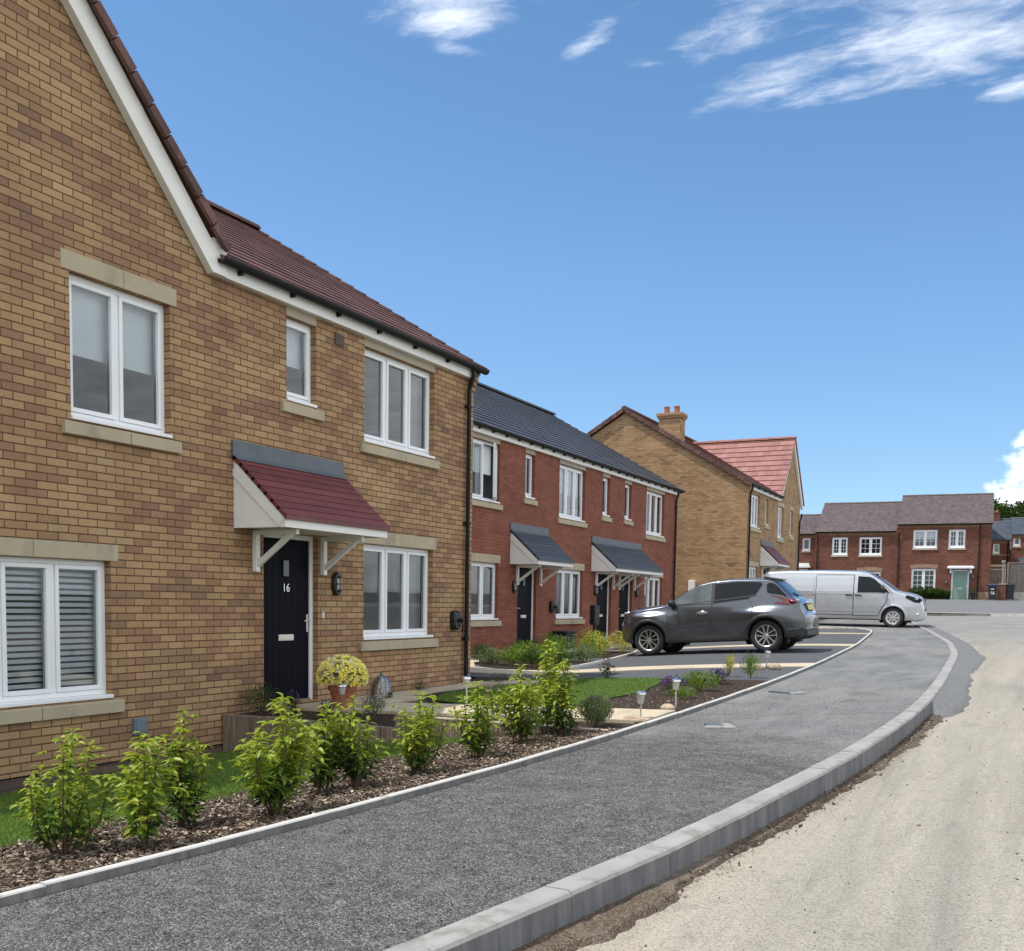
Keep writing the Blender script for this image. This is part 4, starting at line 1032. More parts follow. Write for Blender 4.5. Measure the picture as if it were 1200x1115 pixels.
window(g2,6.25,6.72,6.05,6.7,H8,1,fw=.07,ext=.05,sillh=.1);window(g2,8.2,9.2,5.5,6.6,H8,2,fw=.07,ext=.05,georg=3,sillh=.1);window(g2,8.0,9.3,2.6,4.2,H8,2,fw=.07,ext=.05,georg=3,sillh=.1)
# lean-to porch roof on the right-hand house
mb=MB();roof_slope(mb,g2.p(6.6,4.75,1.4),UU,3.4,g2.p(0,5.25,0)-g2.p(0,4.75,1.4),1.48,.18,.014);g2.box(mb,6.6,10.0,4.6,4.74,1.3,1.38,1)
for u in (6.7,9.9): g2.box(mb,u-.05,u+.05,2.1,4.6,1.28,1.38,1)
mb.build('porch',[M['tile_blue'],M['white']],H8)
# timber gate, brick pillar, fence, bins, pots, hedge
zF=P(73)+.07
def at(u,d): 
    p=F0.p(u,0,d); return V(p.x,p.y,P(p.y)+.07)
T=thing('timber_gate','brown close boarded gate in the passage beside the sage door house','gate',tuple(at(6.15,-.5)),(0,0,aU))
mb=MB()
for i in range(8): mb.box(-.42+.105*i,-.42+.105*i+.1,-.02,.0,.06,2.05)
mb.build('boards',M['timber'],T,world=False)
mb=MB();mb.box(-.46,.46,-.055,-.021,1.9,2.0);mb.box(-.46,.46,-.055,-.021,2.12,2.28);mb.box(-.52,-.44,-.06,.03,0,2.3);mb.box(.44,.52,-.06,.03,0,2.3);mb.build('gate_frame',mat('pale_gate_timber',(.36,.29,.2),.8),T,world=False)
T=thing('brick_pillar','short red brick pillar with a grey post on top beside the wheelie bins','pillar',tuple(at(6.45,1.6)),(0,0,aU))
mb=MB();mb.box(-.2,.2,-.2,.2,-.1,1.0);mb.build('brickwork',M['red_far'],T,world=False)
mb=MB();mb.box(-.23,.23,-.23,.23,1.0,1.06);mb.build('coping',M['stone'],T,world=False)
mb=MB();mb.box(-.05,.05,-.05,.05,1.06,2.45);mb.box(-.11,.11,-.07,.07,2.36,2.52);mb.build('post',mat('grey_post',(.24,.235,.22),.8),T,world=False,bevel=.01)
T=thing('board_fence','grey brown board fence panels behind the right hand bin','fence',tuple(at(8.6,.6)),(0,0,aU))
mb=MB()
for i in range(32): mb.box(-1.85+.17*i,-1.85+.17*i+.165,-.01,.012+.008*(i%2),.5,2.35)
mb.build('boards',mat('grey_fence_board',(.12,.105,.09),.9,.25,6),T,world=False)
mb=MB();
for i in range(4): mb.box(-1.9+1.83*i,-1.8+1.83*i,-.06,.07,0,2.4)
mb.box(-1.85,3.6,-.03,-.011,2.36,2.42);mb.build('fence_post',M['timber'],T,world=False)
mb=MB();mb.box(-1.8,3.6,-.04,.04,-.2,.5);mb.build('gravel_board',M['kerb'],T,world=False)
def bin_(u,d,label,num,lid,rz=0):
    T=thing('wheelie_bin',label,'bin',tuple(at(u,d)),(0,0,aU+rz),'wheelie bins by the far houses')
    mb=MB();a=[(-.24,-.27),(.24,-.27),(.24,.27),(-.24,.27)];mb.hexa([(x*.82,y*.78,.06) for x,y in a]+[(x,y,.95) for x,y in a]);mb.box(-.27,.27,-.30,.30,.9,.95)
    mb.build('body',M['bin'],T,world=False,bevel=.02)
    mb=MB();mb.hexa([(-.285,-.33,.951),(.285,-.33,.951),(.285,.33,.951),(-.285,.33,.951),(-.27,-.31,.99),(.27,-.31,.99),(.26,.30,1.06),(-.26,.30,1.06)]);mb.tube([(-.2,.34,.98),(.2,.34,.98)],.016,8);mb.build('lid',M[lid],T,world=False,bevel=.012)
    for s in (-1,1):
        w=MB();w.lathe((s*.25,.2,.1),[(.1,-.025),(.1,.025)],16,0,(1,0,0));w.build('wheel',M['lamp_black'],T,world=False)
    if num:
        fx=Fr(T.location,(math.cos(aU+rz),math.sin(aU+rz),0),(math.sin(aU+rz),-math.cos(aU+rz),0))
        text(num,fx,0,.46,.262,.21,T,'bin_number',M['upvc'])
        mb=MB();mb.box(-.09,.09,-.262,-.258,.68,.74);mb.build('sticker',M['blind'],T,world=False)
    return T
M['bin']=mat('black_bin_plastic',(.013,.015,.02),.45,.1,5);M['binlid']=mat('navy_bin_lid',(.03,.045,.12),.4,.1,5)
bin_(5.88,1.9,'navy lidded wheelie bin with white 16 on its front before the gate','16','binlid')
bin_(6.9,1.2,'dark wheelie bin right of the brick pillar, in front of the board fence',None,'bin',.1)
def planter(u,d,label):
    T=thing('planter',label,'planter',tuple(at(u,d)),(0,0,aU),'black planters flanking the green door')
    mb=MB();mb.lathe((0,0,.0),[(.12,0),(.17,.42),(.18,.45),(.15,.45),(.14,.38),(0,.38)],14);mb.build('pot',M['bin'],T,world=False)
    lf=MB()
    for _ in range(140):
        a=random.uniform(0,6.28);r=.17*math.sqrt(random.random());z=.42+.26*random.random()*(1-r*2)
        leaf(lf,V(r*math.cos(a),r*math.sin(a),z),V(math.cos(a),math.sin(a),random.uniform(.1,1)),.09,.04)
    lf.build('foliage',M['leaf_d'],T,world=False)
def leaf(mb,p,d,l,w,droop=.25,m=0):
    d=Vector(d).normalized();s=d.cross(V(0,0,1))
    if s.length<.05: s=V(random.uniform(-1,1),random.uniform(-1,1),0)
    s.normalize();s=(s+V(random.gauss(0,.25),random.gauss(0,.25),random.gauss(0,.35))).normalized();n=s.cross(d).normalized()
    if n.z<0:n=-n
    a=p+d*l*.42-n*l*.02+s*w*.5+n*w*.16;b=p+d*l*.42-s*w*.5+n*w*.16;c=p+d*l*.45-n*w*.05;t=p+d*l*.97-V(0,0,l*droop)
    mb.add([p,a,t,b,c],[(0,4,1),(4,2,1),(0,3,4),(4,3,2)],m)
planter(3.28,.5,'black planter left of the sage green door');planter(4.78,.5,'black planter right of the sage green door')
def hedge_blob(name,label,cat,boxes,n,l,w,mname,loc,rot=0,group=None):
    T=thing(name,label,cat,loc,(0,0,rot),group);lf=MB();st=MB()
    for (cx,cy,cz,rx,ry,rz) in boxes:
        for _ in range(n):
            v=V(random.gauss(0,1),random.gauss(0,1),random.gauss(0,1)).normalized()*(random.random()**.33)
            p=V(cx+v.x*rx,cy+v.y*ry,max(.03,cz+v.z*rz))
            leaf(lf,p,V(v.x,v.y,abs(v.z)*.6+random.uniform(-.2,.9)),l*random.uniform(.7,1.3),w*random.uniform(.7,1.3))
        for k in range(5):
            a=random.uniform(0,6.28);st.tube([(cx,cy,0),(cx+rx*.4*math.cos(a),cy+ry*.4*math.sin(a),cz+rz*.3)],.008,5)
    lf.build('foliage',M[mname] if isinstance(mname,str) else mname,T,world=False);st.build('stems',M['stem'],T,world=False)
    return T
p=at(2.2,.65)
hedge_blob('hedge','low dark green clipped hedge under the window of the sage door house','hedge',[(-.95,0,.33,.45,.4,.4),(-.5,0,.34,.45,.4,.42),(-.05,.0,.34,.45,.4,.42),(.4,0,.32,.42,.36,.38),(.8,0,.28,.35,.32,.32)],900,.14,.075,'leaf_d',tuple(p),aU)
# trees beyond the slate roofs
def tree(label,loc,crowns,n,lf_l,h):
    T=thing('broadleaf_tree',label,'tree',loc,(0,0,0),'trees behind the slate roofs');t=MB()
    t.tube([(0,0,-.5),(.1,0,h*.3),(.15,.1,h*.6),(.1,.2,h*.8)],[.45,.36,.25,.1],9)
    lf=MB()
    for (cx,cy,cz,r) in crowns:
        t.tube([(.1,0,h*.4),((cx)*.5,cy*.5,(h*.45+cz)/2+.3),(cx,cy,cz)],[.18,.11,.03],6)
        for _ in range(n):
            v=V(random.gauss(0,1),random.gauss(0,1),random.gauss(0,1)).normalized()*(r*(.55+.5*random.random()))
            leaf(lf,V(cx,cy,cz)+v,v+V(0,0,.3),lf_l*random.uniform(.6,1.3),lf_l*.6)
    t.build('trunk',M['stem'],T,world=False);lf.build('crown',M['leaf_tree'],T,world=False)
rr=random.Random(11)
def crown(n,R_,h): return [(rr.uniform(-R_,R_),rr.uniform(-R_*.8,R_*.8),h*rr.uniform(.62,1.0)-.25*abs(rr.uniform(-1,1)),rr.uniform(.9,1.6)) for _ in range(n)]
tree('dark green tree crown showing above the slate roof chimney',(6.9,106,2.6),crown(22,2.9,7.6),620,.36,8.4)
tree('dark green tree at the right edge beyond the slate roofs',(13.0,109,2.6),crown(22,3.2,7.4),620,.36,8)
# ------------------------------------------------------------------ vehicles (local x forward, y left, z up)
def tabf(tab): return lambda x: lerp_tab(tab,x) if tab[0][0]<=x<=tab[-1][0] else (tab[0][1] if x<tab[0][0] else tab[-1][1])
def smf(tab,w): 
    f=tabf(tab); return lambda x: sum(f(x+w*k/3) for k in range(-3,4))/7
class Loft:
    def __init__(s,x0,x1,zt,zb,plan,prof,rr,flare,ex=2.6):
        s.x0,s.x1,s.zt,s.zb,s.plan,s.prof,s.rr,s.flare,s.ex=x0,x1,zt,zb,plan,prof,rr,flare,ex
    def W(s,x,z): return s.plan(x)*s.prof(z)+s.flare(x,z)
    def zs(s,x): return max(s.zb(x)+.05,s.zt(x)-s.rr(x))
    def top(s,x,y):
        zs=s.zs(x);w=s.W(x,zs);t=min(1,abs(y)/w); return zs+(s.zt(x)-zs)*(1-t**s.ex)**(1/s.ex)
    def body(s,nx=90):
        xs=[]
        for i in range(nx+1):
            t=i/nx; t=.5-.5*math.cos(math.pi*t)*1.0 if True else t
            t=.6*t+.4*(i/nx); xs.append(s.x0+(s.x1-s.x0)*t)
        vs=[];sec=0
        for x in xs:
            zb,zs,zt=s.zb(x),s.zs(x),s.zt(x);ring=[]
            n1=30;n2=14
            ring.append((0,zb))
            w0=s.W(x,zb+.03)
            ring.append((w0*.8,zb));ring.append((w0*.96,zb+.012))
            for k in range(n1+1):
                z=zb+.03+(zs-zb-.03)*k/n1; ring.append((s.W(x,z),z))
            ws=s.W(x,zs)
            for k in range(1,n2+1):
                a=math.pi/2*k/n2; y=ws*math.cos(a)**(2/s.ex);z=zs+(zt-zs)*math.sin(a)**(2/s.ex); ring.append((max(y,0),z))
            sec=len(ring)
            full=[(y,z) for y,z in ring]+[(-y,z) for y,z in ring[-2:0:-1]]
            vs+=[(x,y,z) for y,z in full]
        m=2*sec-2;fs=[]
        for i in range(len(xs)-1):
            for k in range(m): fs.append((i*m+k,i*m+(k+1)%m,(i+1)*m+(k+1)%m,(i+1)*m+k))
        fs.append(tuple(range(m-1,-1,-1)));b=(len(xs)-1)*m;fs.append(tuple(range(b,b+m)))
        return vs,fs
def side_patch(mb,L,poly,off,sides=(1,-1),m=0,thick=.012,n=26,zclip=True):
    """polygon (x,z) laid on the body side, following its curvature"""
    zs_=[p[1] for p in poly];z0,z1=min(zs_),max(zs_)
    def span(z):
        xs=[]
        for (a,b),(c,d) in zip(poly,poly[1:]+poly[:1]):
            if (b<=z<d) or (d<=z<b): xs.append(a+(c-a)*(z-b)/(d-b))
        return (min(xs),max(xs)) if len(xs)>=2 else None
    rows=[]
    for j in range(n+1):
        z=z0+(z1-z0)*(.002+.996*j/n); sp=span(z)
        if sp: rows.append((z,sp))
    nx=16
    for s in sides:
        vs=[];fs=[]
        for z,(a,b) in rows:
            for i in range(nx+1):
                x=a+(b-a)*i/nx; zz=min(z,L.zs(x)) if zclip else z; vs.append((x,s*(L.W(x,zz)+off),zz))
        k=nx+1
        for j in range(len(rows)-1):
            for i in range(nx):
                q=(j*k+i,j*k+i+1,(j+1)*k+i+1,(j+1)*k+i); fs.append(q[::-1] if s>0 else q)
        # rim going inward
        loop=[i for i in range(k)]+[j*k+nx for j in range(1,len(rows))]+[(len(rows)-1)*k+i for i in range(nx-1,-1,-1)]+[j*k for j in range(len(rows)-2,0,-1)]
        o=len(vs)
        for idx in loop: vs.append(vs[idx])
        o2=len(vs)
        for idx in loop: x,y,z=vs[idx]; vs.append((x,y-s*thick,z))
        for i in range(len(loop)):
            a,b=o+i,o+(i+1)%len(loop);q=(a,b,o2+(i+1)%len(loop),o2+i); fs.append(q if s>0 else q[::-1])
        mb.add(vs,fs,m)
def outline(mb,L,poly,off,w,s,m=1):
    pts=[]
    for (a,b),(c,d) in zip(poly,poly[1:]+poly[:1]):
        n=max(2,int(math.hypot(c-a,d-b)/.06))
        pts+=[(a+(c-a)*i/n,b+(d-b)*i/n) for i in range(n)]
    cx=sum(p[0] for p in pts)/len(pts);cz=sum(p[1] for p in pts)/len(pts);vs=[];fs=[]
    for x,z in pts:
        dx,dz=x-cx,z-cz;l=math.hypot(dx,dz)
        for k in (0,1):
            X,Z=x+dx/l*w*k,z+dz/l*w*k;Z=min(Z,L.zs(X)); vs.append((X,s*(L.W(X,Z)+off),Z))
    n=len(pts)
    for i in range(n):
        q=(2*i,2*i+1,2*((i+1)%n)+1,2*((i+1)%n)); fs.append(q)
    mb.add(vs,fs,m)
def top_patch(mb,L,poly,off,m=0,nx=18,ny=14):
    """poly: list of (x, halfwidth) rows, symmetric; laid on the upper surface"""
    vs=[];fs=[]
    for x,hw in poly:
        for i in range(ny+1):
            y=-hw+2*hw*i/ny; 
            e=.004; gx=(L.top(x+e,y)-L.top(x-e,y))/(2*e); n=V(-gx,0,1).normalized()
            vs.append(V(x,y,L.top(x,y))+n*off)
    k=ny+1
    for j in range(len(poly)-1):
        for i in range(ny):
            q=(j*k+i,j*k+i+1,(j+1)*k+i+1,(j+1)*k+i); fs.append(q[::-1] if poly[0][0]<poly[-1][0] else q)
    mb.add(vs,fs,m)
def cut_wells(o,wells,r,y0,L):
    """opens the wheel arches in the body side and lines them with dark wells"""
    bm=bmesh.new();bm.from_mesh(o.data)
    kill=[]
    for f in bm.faces:
        c=f.calc_center_median()
        if abs(c.y)>y0 and any(math.hypot(c.x-x,c.z-z)<r for x,z in wells): kill.append(f)
    bmesh.ops.delete(bm,geom=kill,context='FACES');bm.to_mesh(o.data);bm.free()
    for x,z in wells:
        for s in (1,-1):
            mb=MB();n=24;vs=[];fs=[]
            for k in range(n+1):
                t=math.pi*(-.2+1.4*k/n);rr_=r+.03
                X,Z=x+rr_*math.cos(t),max(z+rr_*math.sin(t),.16)
                vs+=[(X,s*(y0-.1),Z),(X,s*(L.W(X,max(Z,.25))-.012),Z)]
            for k in range(n): q=(2*k,2*k+2,2*k+3,2*k+1); fs.append(q)
            fs.append(tuple(2*k for k in range(n+1)))
            mb.add(vs,fs);mb.build('wheel_well',M['trim'],o.parent,world=False)
def arch_ring(g,L,wells,s,r0,r1,lift,m=0):
    for (wx,wz) in wells:
        n=30;vs_=[];fs_=[]
        for k in range(n+1):
            t=math.pi*(-.12+1.24*k/n)
            for r_,of in ((r0,-.05),(r0,.004),(r0+.006,lift),(r1-.01,lift*.85),(r1,.0)):
                x=wx+r_*math.cos(t);z=max(L.zb(x)+.005,wz+r_*math.sin(t)); vs_.append((x,s*(L.W(x,max(z,.2))+of),z))
        for k in range(n):
            for j in range(4): q=(k*5+j,k*5+j+1,k*5+j+6,k*5+j+5); fs_.append(q if s>0 else q[::-1])
        g.add(vs_,fs_,m)
def wheel(parent,x,y,z,r,wd,rimf,side,spokes):
    T=MB();a=V(0,side,0);h=wd/2
    T.lathe((x,y,z),[(r*.1,-h*.85),(r*.66,-h*.9),(r*.9,-h),(r*.97,-h*.8),(r,-h*.4),(r,h*.4),(r*.97,h*.8),(r*.9,h),(r*.72,h*.98),(r*.68,h*.8)],40,0,a,False)
    w=T.build('wheel',M['tyre'],parent,world=False,smooth=True)
    q=MB();q.lathe((x,y,z),[(r*.69,h*.85),(r*.66,h*.93),(r*.63,h*.85),(r*.60,h*.2)],40,0,a,False)
    c=V(x,y,z);rim=q
    rimf(rim,c,a,r,h)
    rim.build('rim',M['alloy'],w,world=False)
    d=MB();d.lathe((x,y,z),[(r*.64,h*.1),(r*.3,h*.12),(0,h*.12)],30,0,a);d.build('brake_disc',M['lamp_black'],w,world=False)
    return w
def rot_pts(c,a,ang,pts):
    e1=V(1,0,0);e2=V(0,0,1)
    return [c+(e1*math.cos(ang)+e2*math.sin(ang))*p+(-e1*math.sin(ang)+e2*math.cos(ang))*q+a*d for p,q,d in pts]
def alloy_rim(mb,c,a,r,h):
    mb.lathe(c,[(r*.16,h*.6),(r*.15,h*.86),(.06*r,h*.9),(0,h*.9)],16,0,a)
    for k in range(5):
        for s in (-1,1):
            ang=2*math.pi*k/5+math.pi/2
            p0=(r*.10,s*r*.05);p1=(r*.42,s*r*.135);p2=(r*.655,s*r*.17)
            w=r*.032
            for (u,v),(u2,v2) in ((p0,p1),(p1,p2)):
                t=rot_pts(c,a,ang,[(u,v-w,h*.62),(u2,v2-w*1.1,h*.66),(u2,v2+w*1.1,h*.66),(u,v+w,h*.62),(u,v-w,h*.86),(u2,v2-w,h*.9),(u2,v2+w,h*.9),(u,v+w,h*.86)])
                mb.hexa(t)
def trim_rim(mb,c,a,r,h):
    n=8
    mb.lathe(c,[(r*.22,h*.75),(r*.2,h*.92),(0,h*.95)],20,0,a);mb.lathe(c,[(r*.66,h*.8),(r*.62,h*.94),(r*.52,h*.9),(r*.50,h*.6)],40,0,a,False)
    for k in range(n):
        ang=2*math.pi*k/n
        t=[(r*.18,-r*.075,h*.6),(r*.54,-r*.15,h*.6),(r*.54,r*.15,h*.6),(r*.18,r*.075,h*.6),(r*.18,-r*.07,h*.9),(r*.54,-r*.13,h*.88),(r*.54,r*.13,h*.88),(r*.18,r*.07,h*.9)]
        mb.hexa(rot_pts(c,a,ang,t))
def paint(name,col,metal=.55,rough=.34,coat=.8):
    m,nt,b=newmat(name);N=NB(nt);tc=N.n('ShaderNodeTexCoord').outputs['Object']
    f=N.noise(tc,400,1);c=N.ramp(f,[(.3,scale_c(col,.95)),(.7,scale_c(col,1.06))])
    d=N.mr(N.noise(tc,3,5,.7),.6,.9,0,.05); sp=N.n('ShaderNodeSeparateXYZ');nt.links.new(tc,sp.inputs[0])
    c=N.mix(d,c,(.2,.185,.165))
    nt.links.new(c,b.inputs['Base Color']);b.inputs['Metallic'].default_value=metal
    nt.links.new(N.mr(N.noise(tc,4,4),.3,.7,rough*.85,rough*1.2),b.inputs['Roughness'])
    b.inputs['Coat Weight'].default_value=coat;b.inputs['Coat Roughness'].default_value=.06;return m
M['grey_paint']=paint('gunmetal_grey_paint',(.098,.105,.115),.75,.26,1);M['silver_paint']=paint('silver_paint',(.50,.515,.535),.6,.30,.9)
M['tyre']=mat('tyre_rubber',(.018,.018,.019),.8,.2,9,.3,50);M['alloy']=mat('machined_alloy',(.62,.61,.60),.3,.06,9,metal=.8)
M['trim']=mat('black_trim_plastic',(.022,.022,.024),.55,.15,9)
M['carglass']=mat('tinted_car_glass',(.010,.012,.014),.05,.1,2,spec=.25,coat=0);M['frontglass']=mat('clear_front_glass',(.075,.09,.09),.04,.35,3,spec=.6,coat=.2);M['vanglass']=mat('van_cab_glass',(.008,.012,.013),.03,.2,2,spec=.22,coat=0)
M['redlight']=mat('red_tail_light',(.13,.004,.008),.12,.1,9,spec=.7,coat=.6);M['clearlight']=mat('clear_headlight',(.55,.58,.62),.08,.2,14,metal=.4,coat=1)
M['plate_y']=mat('yellow_number_plate',(.55,.42,.06),.4,.04,4)
M['seat']=mat('dark_seat_cloth',(.03,.03,.032),.9)
# ---- grey crossover
def gauss(x,m,s): return math.exp(-((x-m)/s)**2)
zt=smf([(-.78,.74),(-.74,.80),(-.70,.98),(-.62,1.07),(-.50,1.13),(-.33,1.31),(-.17,1.475),(-.05,1.52),(.25,1.55),(.75,1.568),(1.15,1.553),(1.42,1.505),(1.72,1.35),(2.02,1.17),(2.18,1.10),(2.5,1.08),(2.86,1.05),(3.06,.99),(3.16,.90),(3.22,.76),(3.25,.58)],.045)
zb=tabf([(-.78,.44),(-.66,.32),(-.3,.26),(.4,.255),(2.2,.255),(2.9,.245),(3.12,.28),(3.25,.36)])
plan=smf([(-.79,.70),(-.72,.77),(-.55,.825),(-.2,.845),(.4,.842),(1.2,.842),(2.1,.845),(2.6,.845),(2.9,.815),(3.06,.75),(3.17,.64),(3.26,.50)],.06)
prof=smf([(.1,.94),(.28,.965),(.42,.985),(.62,1.0),(.82,.975),(.98,.935),(1.1,.885),(1.3,.80),(1.5,.71),(1.6,.68)],.05)
rr=smf([(-.8,.10),(-.5,.08),(-.1,.07),(1.4,.07),(1.8,.06),(2.2,.09),(2.6,.12),(3.1,.12),(3.4,.10)],.1)
g2=lambda z,m,a,b: gauss(z,m,a if z<m else b)
flare=lambda x,z: .10*gauss(x,-.02,.47)*g2(z,.80,.30,.10)+.09*gauss(x,2.53,.46)*g2(z,.82,.30,.09)-.03*gauss(x,1.28,.5)*gauss(z,.52,.15)+.014*gauss(x,1.3,.9)*gauss(z,.30,.07)
LC=Loft(-.78,3.25,zt,zb,plan,prof,rr,flare)
cz=.655;cpitch=math.atan2(.165,2.53)
CAR=thing('parked_car','dark grey compact crossover car parked nose in beside the terrace','car',(3.15,21.5+.77,.665),(0,-cpitch,math.pi))
# local frame: heading -x in the world; nose dips towards the terrace
CAR.rotation_euler=(0,cpitch,math.pi)
vs,fs=LC.body(170);mb=MB();mb.add(vs,fs);o=mb.build('body',[M['grey_paint']],CAR,world=False,smooth=True)
WC=[(0,.334),(2.53,.334)];cut_wells(o,WC,.412,.58,LC)
for p in o.data.polygons: p.use_smooth=True
def door(pts,L,mname,label=None):
    return pts
for s in (1,-1):
    for poly,hx in (([(1.18,.345),(2.02,.345),(2.06,.52),(2.10,.82),(2.08,1.035),(1.14,1.04),(1.15,.6)],1.32),([(.46,.44),(.56,.345),(1.155,.345),(1.125,.6),(1.115,1.04),(.36,1.10),(.26,.95),(.33,.62)],None)):
        d=MB();side_patch(d,LC,poly,.008,(s,));outline(d,LC,poly,.010,.014,s);D=d.build('door',[M['grey_paint'],M['trim']],CAR,world=False,smooth=True)
        if hx:
            h=MB();x=hx;h.bar((x-.10,s*(LC.W(x,.865)+.022),.875),(x+.12,s*(LC.W(x,.865)+.022),.865),.022,.03);h.blob((x,s*(LC.W(x,.86)+.008),.86),.11,.008,.04,0,12,6);h.build('handle',M['alloy'],D,world=False)
    for poly in ([(1.15,1.055),(1.98,1.065),(1.88,1.15),(1.68,1.29),(1.47,1.43),(1.25,1.47),(1.15,1.47)],[(.22,1.19),(.42,1.10),(1.075,1.055),(1.075,1.472),(.55,1.475),(.12,1.445),(.08,1.40)]):
        g=MB();side_patch(g,LC,poly,.009,(s,),thick=.01);g.build('side_window',M['frontglass' if poly[0][0]>1 else 'carglass'],CAR,world=False,smooth=True)
    g=MB();side_patch(g,LC,[(1.08,1.05),(1.145,1.05),(1.145,1.475),(1.08,1.478)],.010,(s,));side_patch(g,LC,[(.20,1.165),(2.06,1.03),(2.06,1.05),(.20,1.185)],.011,(s,),n=8);g.build('window_trim',M['trim'],CAR,world=False)
    # wheel arch cladding and sill
    g=MB()
    arch_ring(g,LC,WC,s,.372,.452,.026)
    side_patch(g,LC,[(.40,.26),(2.12,.26),(2.10,.345),(.42,.345)],.02,(s,),n=10)
    side_patch(g,LC,[(-.74,.30),(-.42,.27),(-.40,.46),(-.74,.48)],.008,(s,),n=8)
    g.build('cladding',M['trim'],CAR,world=False,smooth=True)
    m_=MB();x=1.98;y=s*(LC.W(1.98,1.05)+.10);m_.blob((x,y,1.10),.075,.11,.078,0,14,9);m_.bar((x,s*LC.W(1.98,1.04),1.05),(x,y-s*.06,1.075),.06,.03);m_.build('door_mirror',M['trim'],CAR,world=False,smooth=True)
    # boomerang tail lights
    t=MB();side_patch(t,LC,[(-.56,.985),(-.46,.955),(-.30,.972),(-.16,1.00),(-.32,1.02),(-.38,1.05),(-.28,1.10),(-.10,1.165),(-.30,1.125),(-.47,1.075)],.014,(s,),n=18)
    t.blob((-.55,s*(LC.W(-.5,1.0)-.06),1.01),.10,.12,.062,0,14,9);t.build('tail_light',M['redlight'],CAR,world=False,smooth=True)
    t=MB();t.blob((-.60,s*(LC.W(-.5,1.0)-.075),1.035),.07,.085,.03,0,12,8);t.build('reversing_light',M['clearlight'],CAR,world=False,smooth=True)
    h=MB();h.blob((3.03,s*.615,LC.top(3.03,.615)-.03),.13,.075,.04,0,14,8);h.build('headlight',M['clearlight'],CAR,world=False,smooth=True)
    h=MB();h.lathe((3.17,s*.50,.66),[(.085,0),(.08,.05),(0,.06)],20,0,(1,0,0));h.build('fog_light',M['clearlight'],CAR,world=False)
    h=MB();h.blob((2.72,s*.60,LC.top(2.72,.60)),.13,.05,.014,0,12,6);h.build('bonnet_vent',M['trim'],CAR,world=False,smooth=True)
g=MB();top_patch(g,LC,[(x,.60+.08*(x-1.48)) for x in [1.47+.036*i for i in range(18)]],.006);g.build('windscreen',M['carglass'],CAR,world=False,smooth=True)
g=MB();top_patch(g,LC,[(x,.56+.10*(-.16-x)) for x in [-.50+.022*i for i in range(16)]],.006)
side_patch(g,LC,[(-.46,1.135),(-.28,1.16),(-.02,1.215),(.0,1.38),(-.06,1.425),(-.18,1.385),(-.34,1.25)],.006,n=16)
g.build('rear_window',M['carglass'],CAR,world=False,smooth=True)
g=MB()
for i in range(8):
    y0=-.54+.135*i;
    g.hexa([(-.12,y0,1.485),(.08,y0,1.53),(.08,y0+.136,1.53),(-.12,y0+.136,1.485),(-.20,y0,1.505),(.06,y0,1.562),(.06,y0+.136,1.562),(-.20,y0+.136,1.505)])
g.build('roof_spoiler',M['grey_paint'],CAR,world=False)
g=MB();g.bar((-.52,.0,1.135),(-.45,.22,1.20),.02,.016);g.build('rear_wiper',M['trim'],CAR,world=False)
g=MB();g.hexa([(-.765,-.30,.82),(-.70,-.30,.82),(-.70,.30,.82),(-.765,.30,.82),(-.72,-.30,.965),(-.62,-.30,.98),(-.62,.30,.98),(-.72,.30,.965)]);pl=g.build('plate_recess',M['trim'],CAR,world=False)
g=MB();g.hexa([(-.775,-.26,.835),(-.76,-.26,.835),(-.76,.26,.835),(-.775,.26,.835),(-.737,-.26,.945),(-.722,-.26,.945),(-.722,.26,.945),(-.737,.26,.945)]);g.build('number_plate',M['plate_y'],pl,world=False)
g=MB();g.bar((-.745,-.33,.99),(-.745,.33,.99),.03,.04);g.build('tailgate_strip',M['alloy'],CAR,world=False,bevel=.005)
g=MB();g.hexa([(-.80,-.60,.30),(-.60,-.72,.22),(-.60,.72,.22),(-.80,.60,.30),(-.80,-.62,.42),(-.60,-.76,.42),(-.60,.76,.42),(-.80,.62,.42)]);g.build('rear_skirt',M['trim'],CAR,world=False,bevel=.02)
g=MB();
g.hexa([(3.15,-.42,.60),(3.29,-.36,.60),(3.29,.36,.60),(3.18,.42,.60),(3.14,-.46,.80),(3.26,-.40,.79),(3.26,.40,.79),(3.14,.46,.80)]);g.build('grille',M['trim'],CAR,world=False,bevel=.01)
for x,z in WC:
    for s in (1,-1): wheel(CAR,x,s*.745,z,.334,.215,alloy_rim,s,5)
g=MB();g.box(-.5,3.0,-.55,.55,.235,.36);g.build('underbody',M['trim'],CAR,world=False)
M['seam']=mat('panel_gap',(.05,.052,.055),.6)
# ---- silver van
zt=smf([(-1.04,1.70),(-1.0,1.84),(-.9,1.885),(-.3,1.905),(1.0,1.91),(2.0,1.89),(2.25,1.865),(2.45,1.80),(2.8,1.56),(3.2,1.27),(3.35,1.215),(3.6,1.17),(3.82,1.12),(3.97,1.04),(4.06,.93),(4.10,.78),(4.12,.55)],.05)
zb=tabf([(-1.05,.36),(-.9,.30),(0,.27),(3.4,.25),(3.9,.22),(4.11,.28)])
plan=smf([(-1.06,.90),(-.9,.945),(0,.955),(2.4,.955),(3.1,.95),(3.5,.935),(3.8,.87),(3.98,.76),(4.07,.64),(4.13,.50)],.06)
prof=smf([(.2,.95),(.4,.985),(.7,1.0),(1.0,.995),(1.15,.985),(1.4,.95),(1.65,.90),(1.8,.85),(1.95,.8)],.05)
rr=smf([(-1.05,.14),(2.2,.14),(2.7,.08),(3.2,.09),(3.6,.14),(4.1,.18)],.12)
flare=lambda x,z: .018*gauss(x,3.2,.45)*gauss(z,.62,.25)+.012*gauss(x,0,.45)*gauss(z,.62,.22)
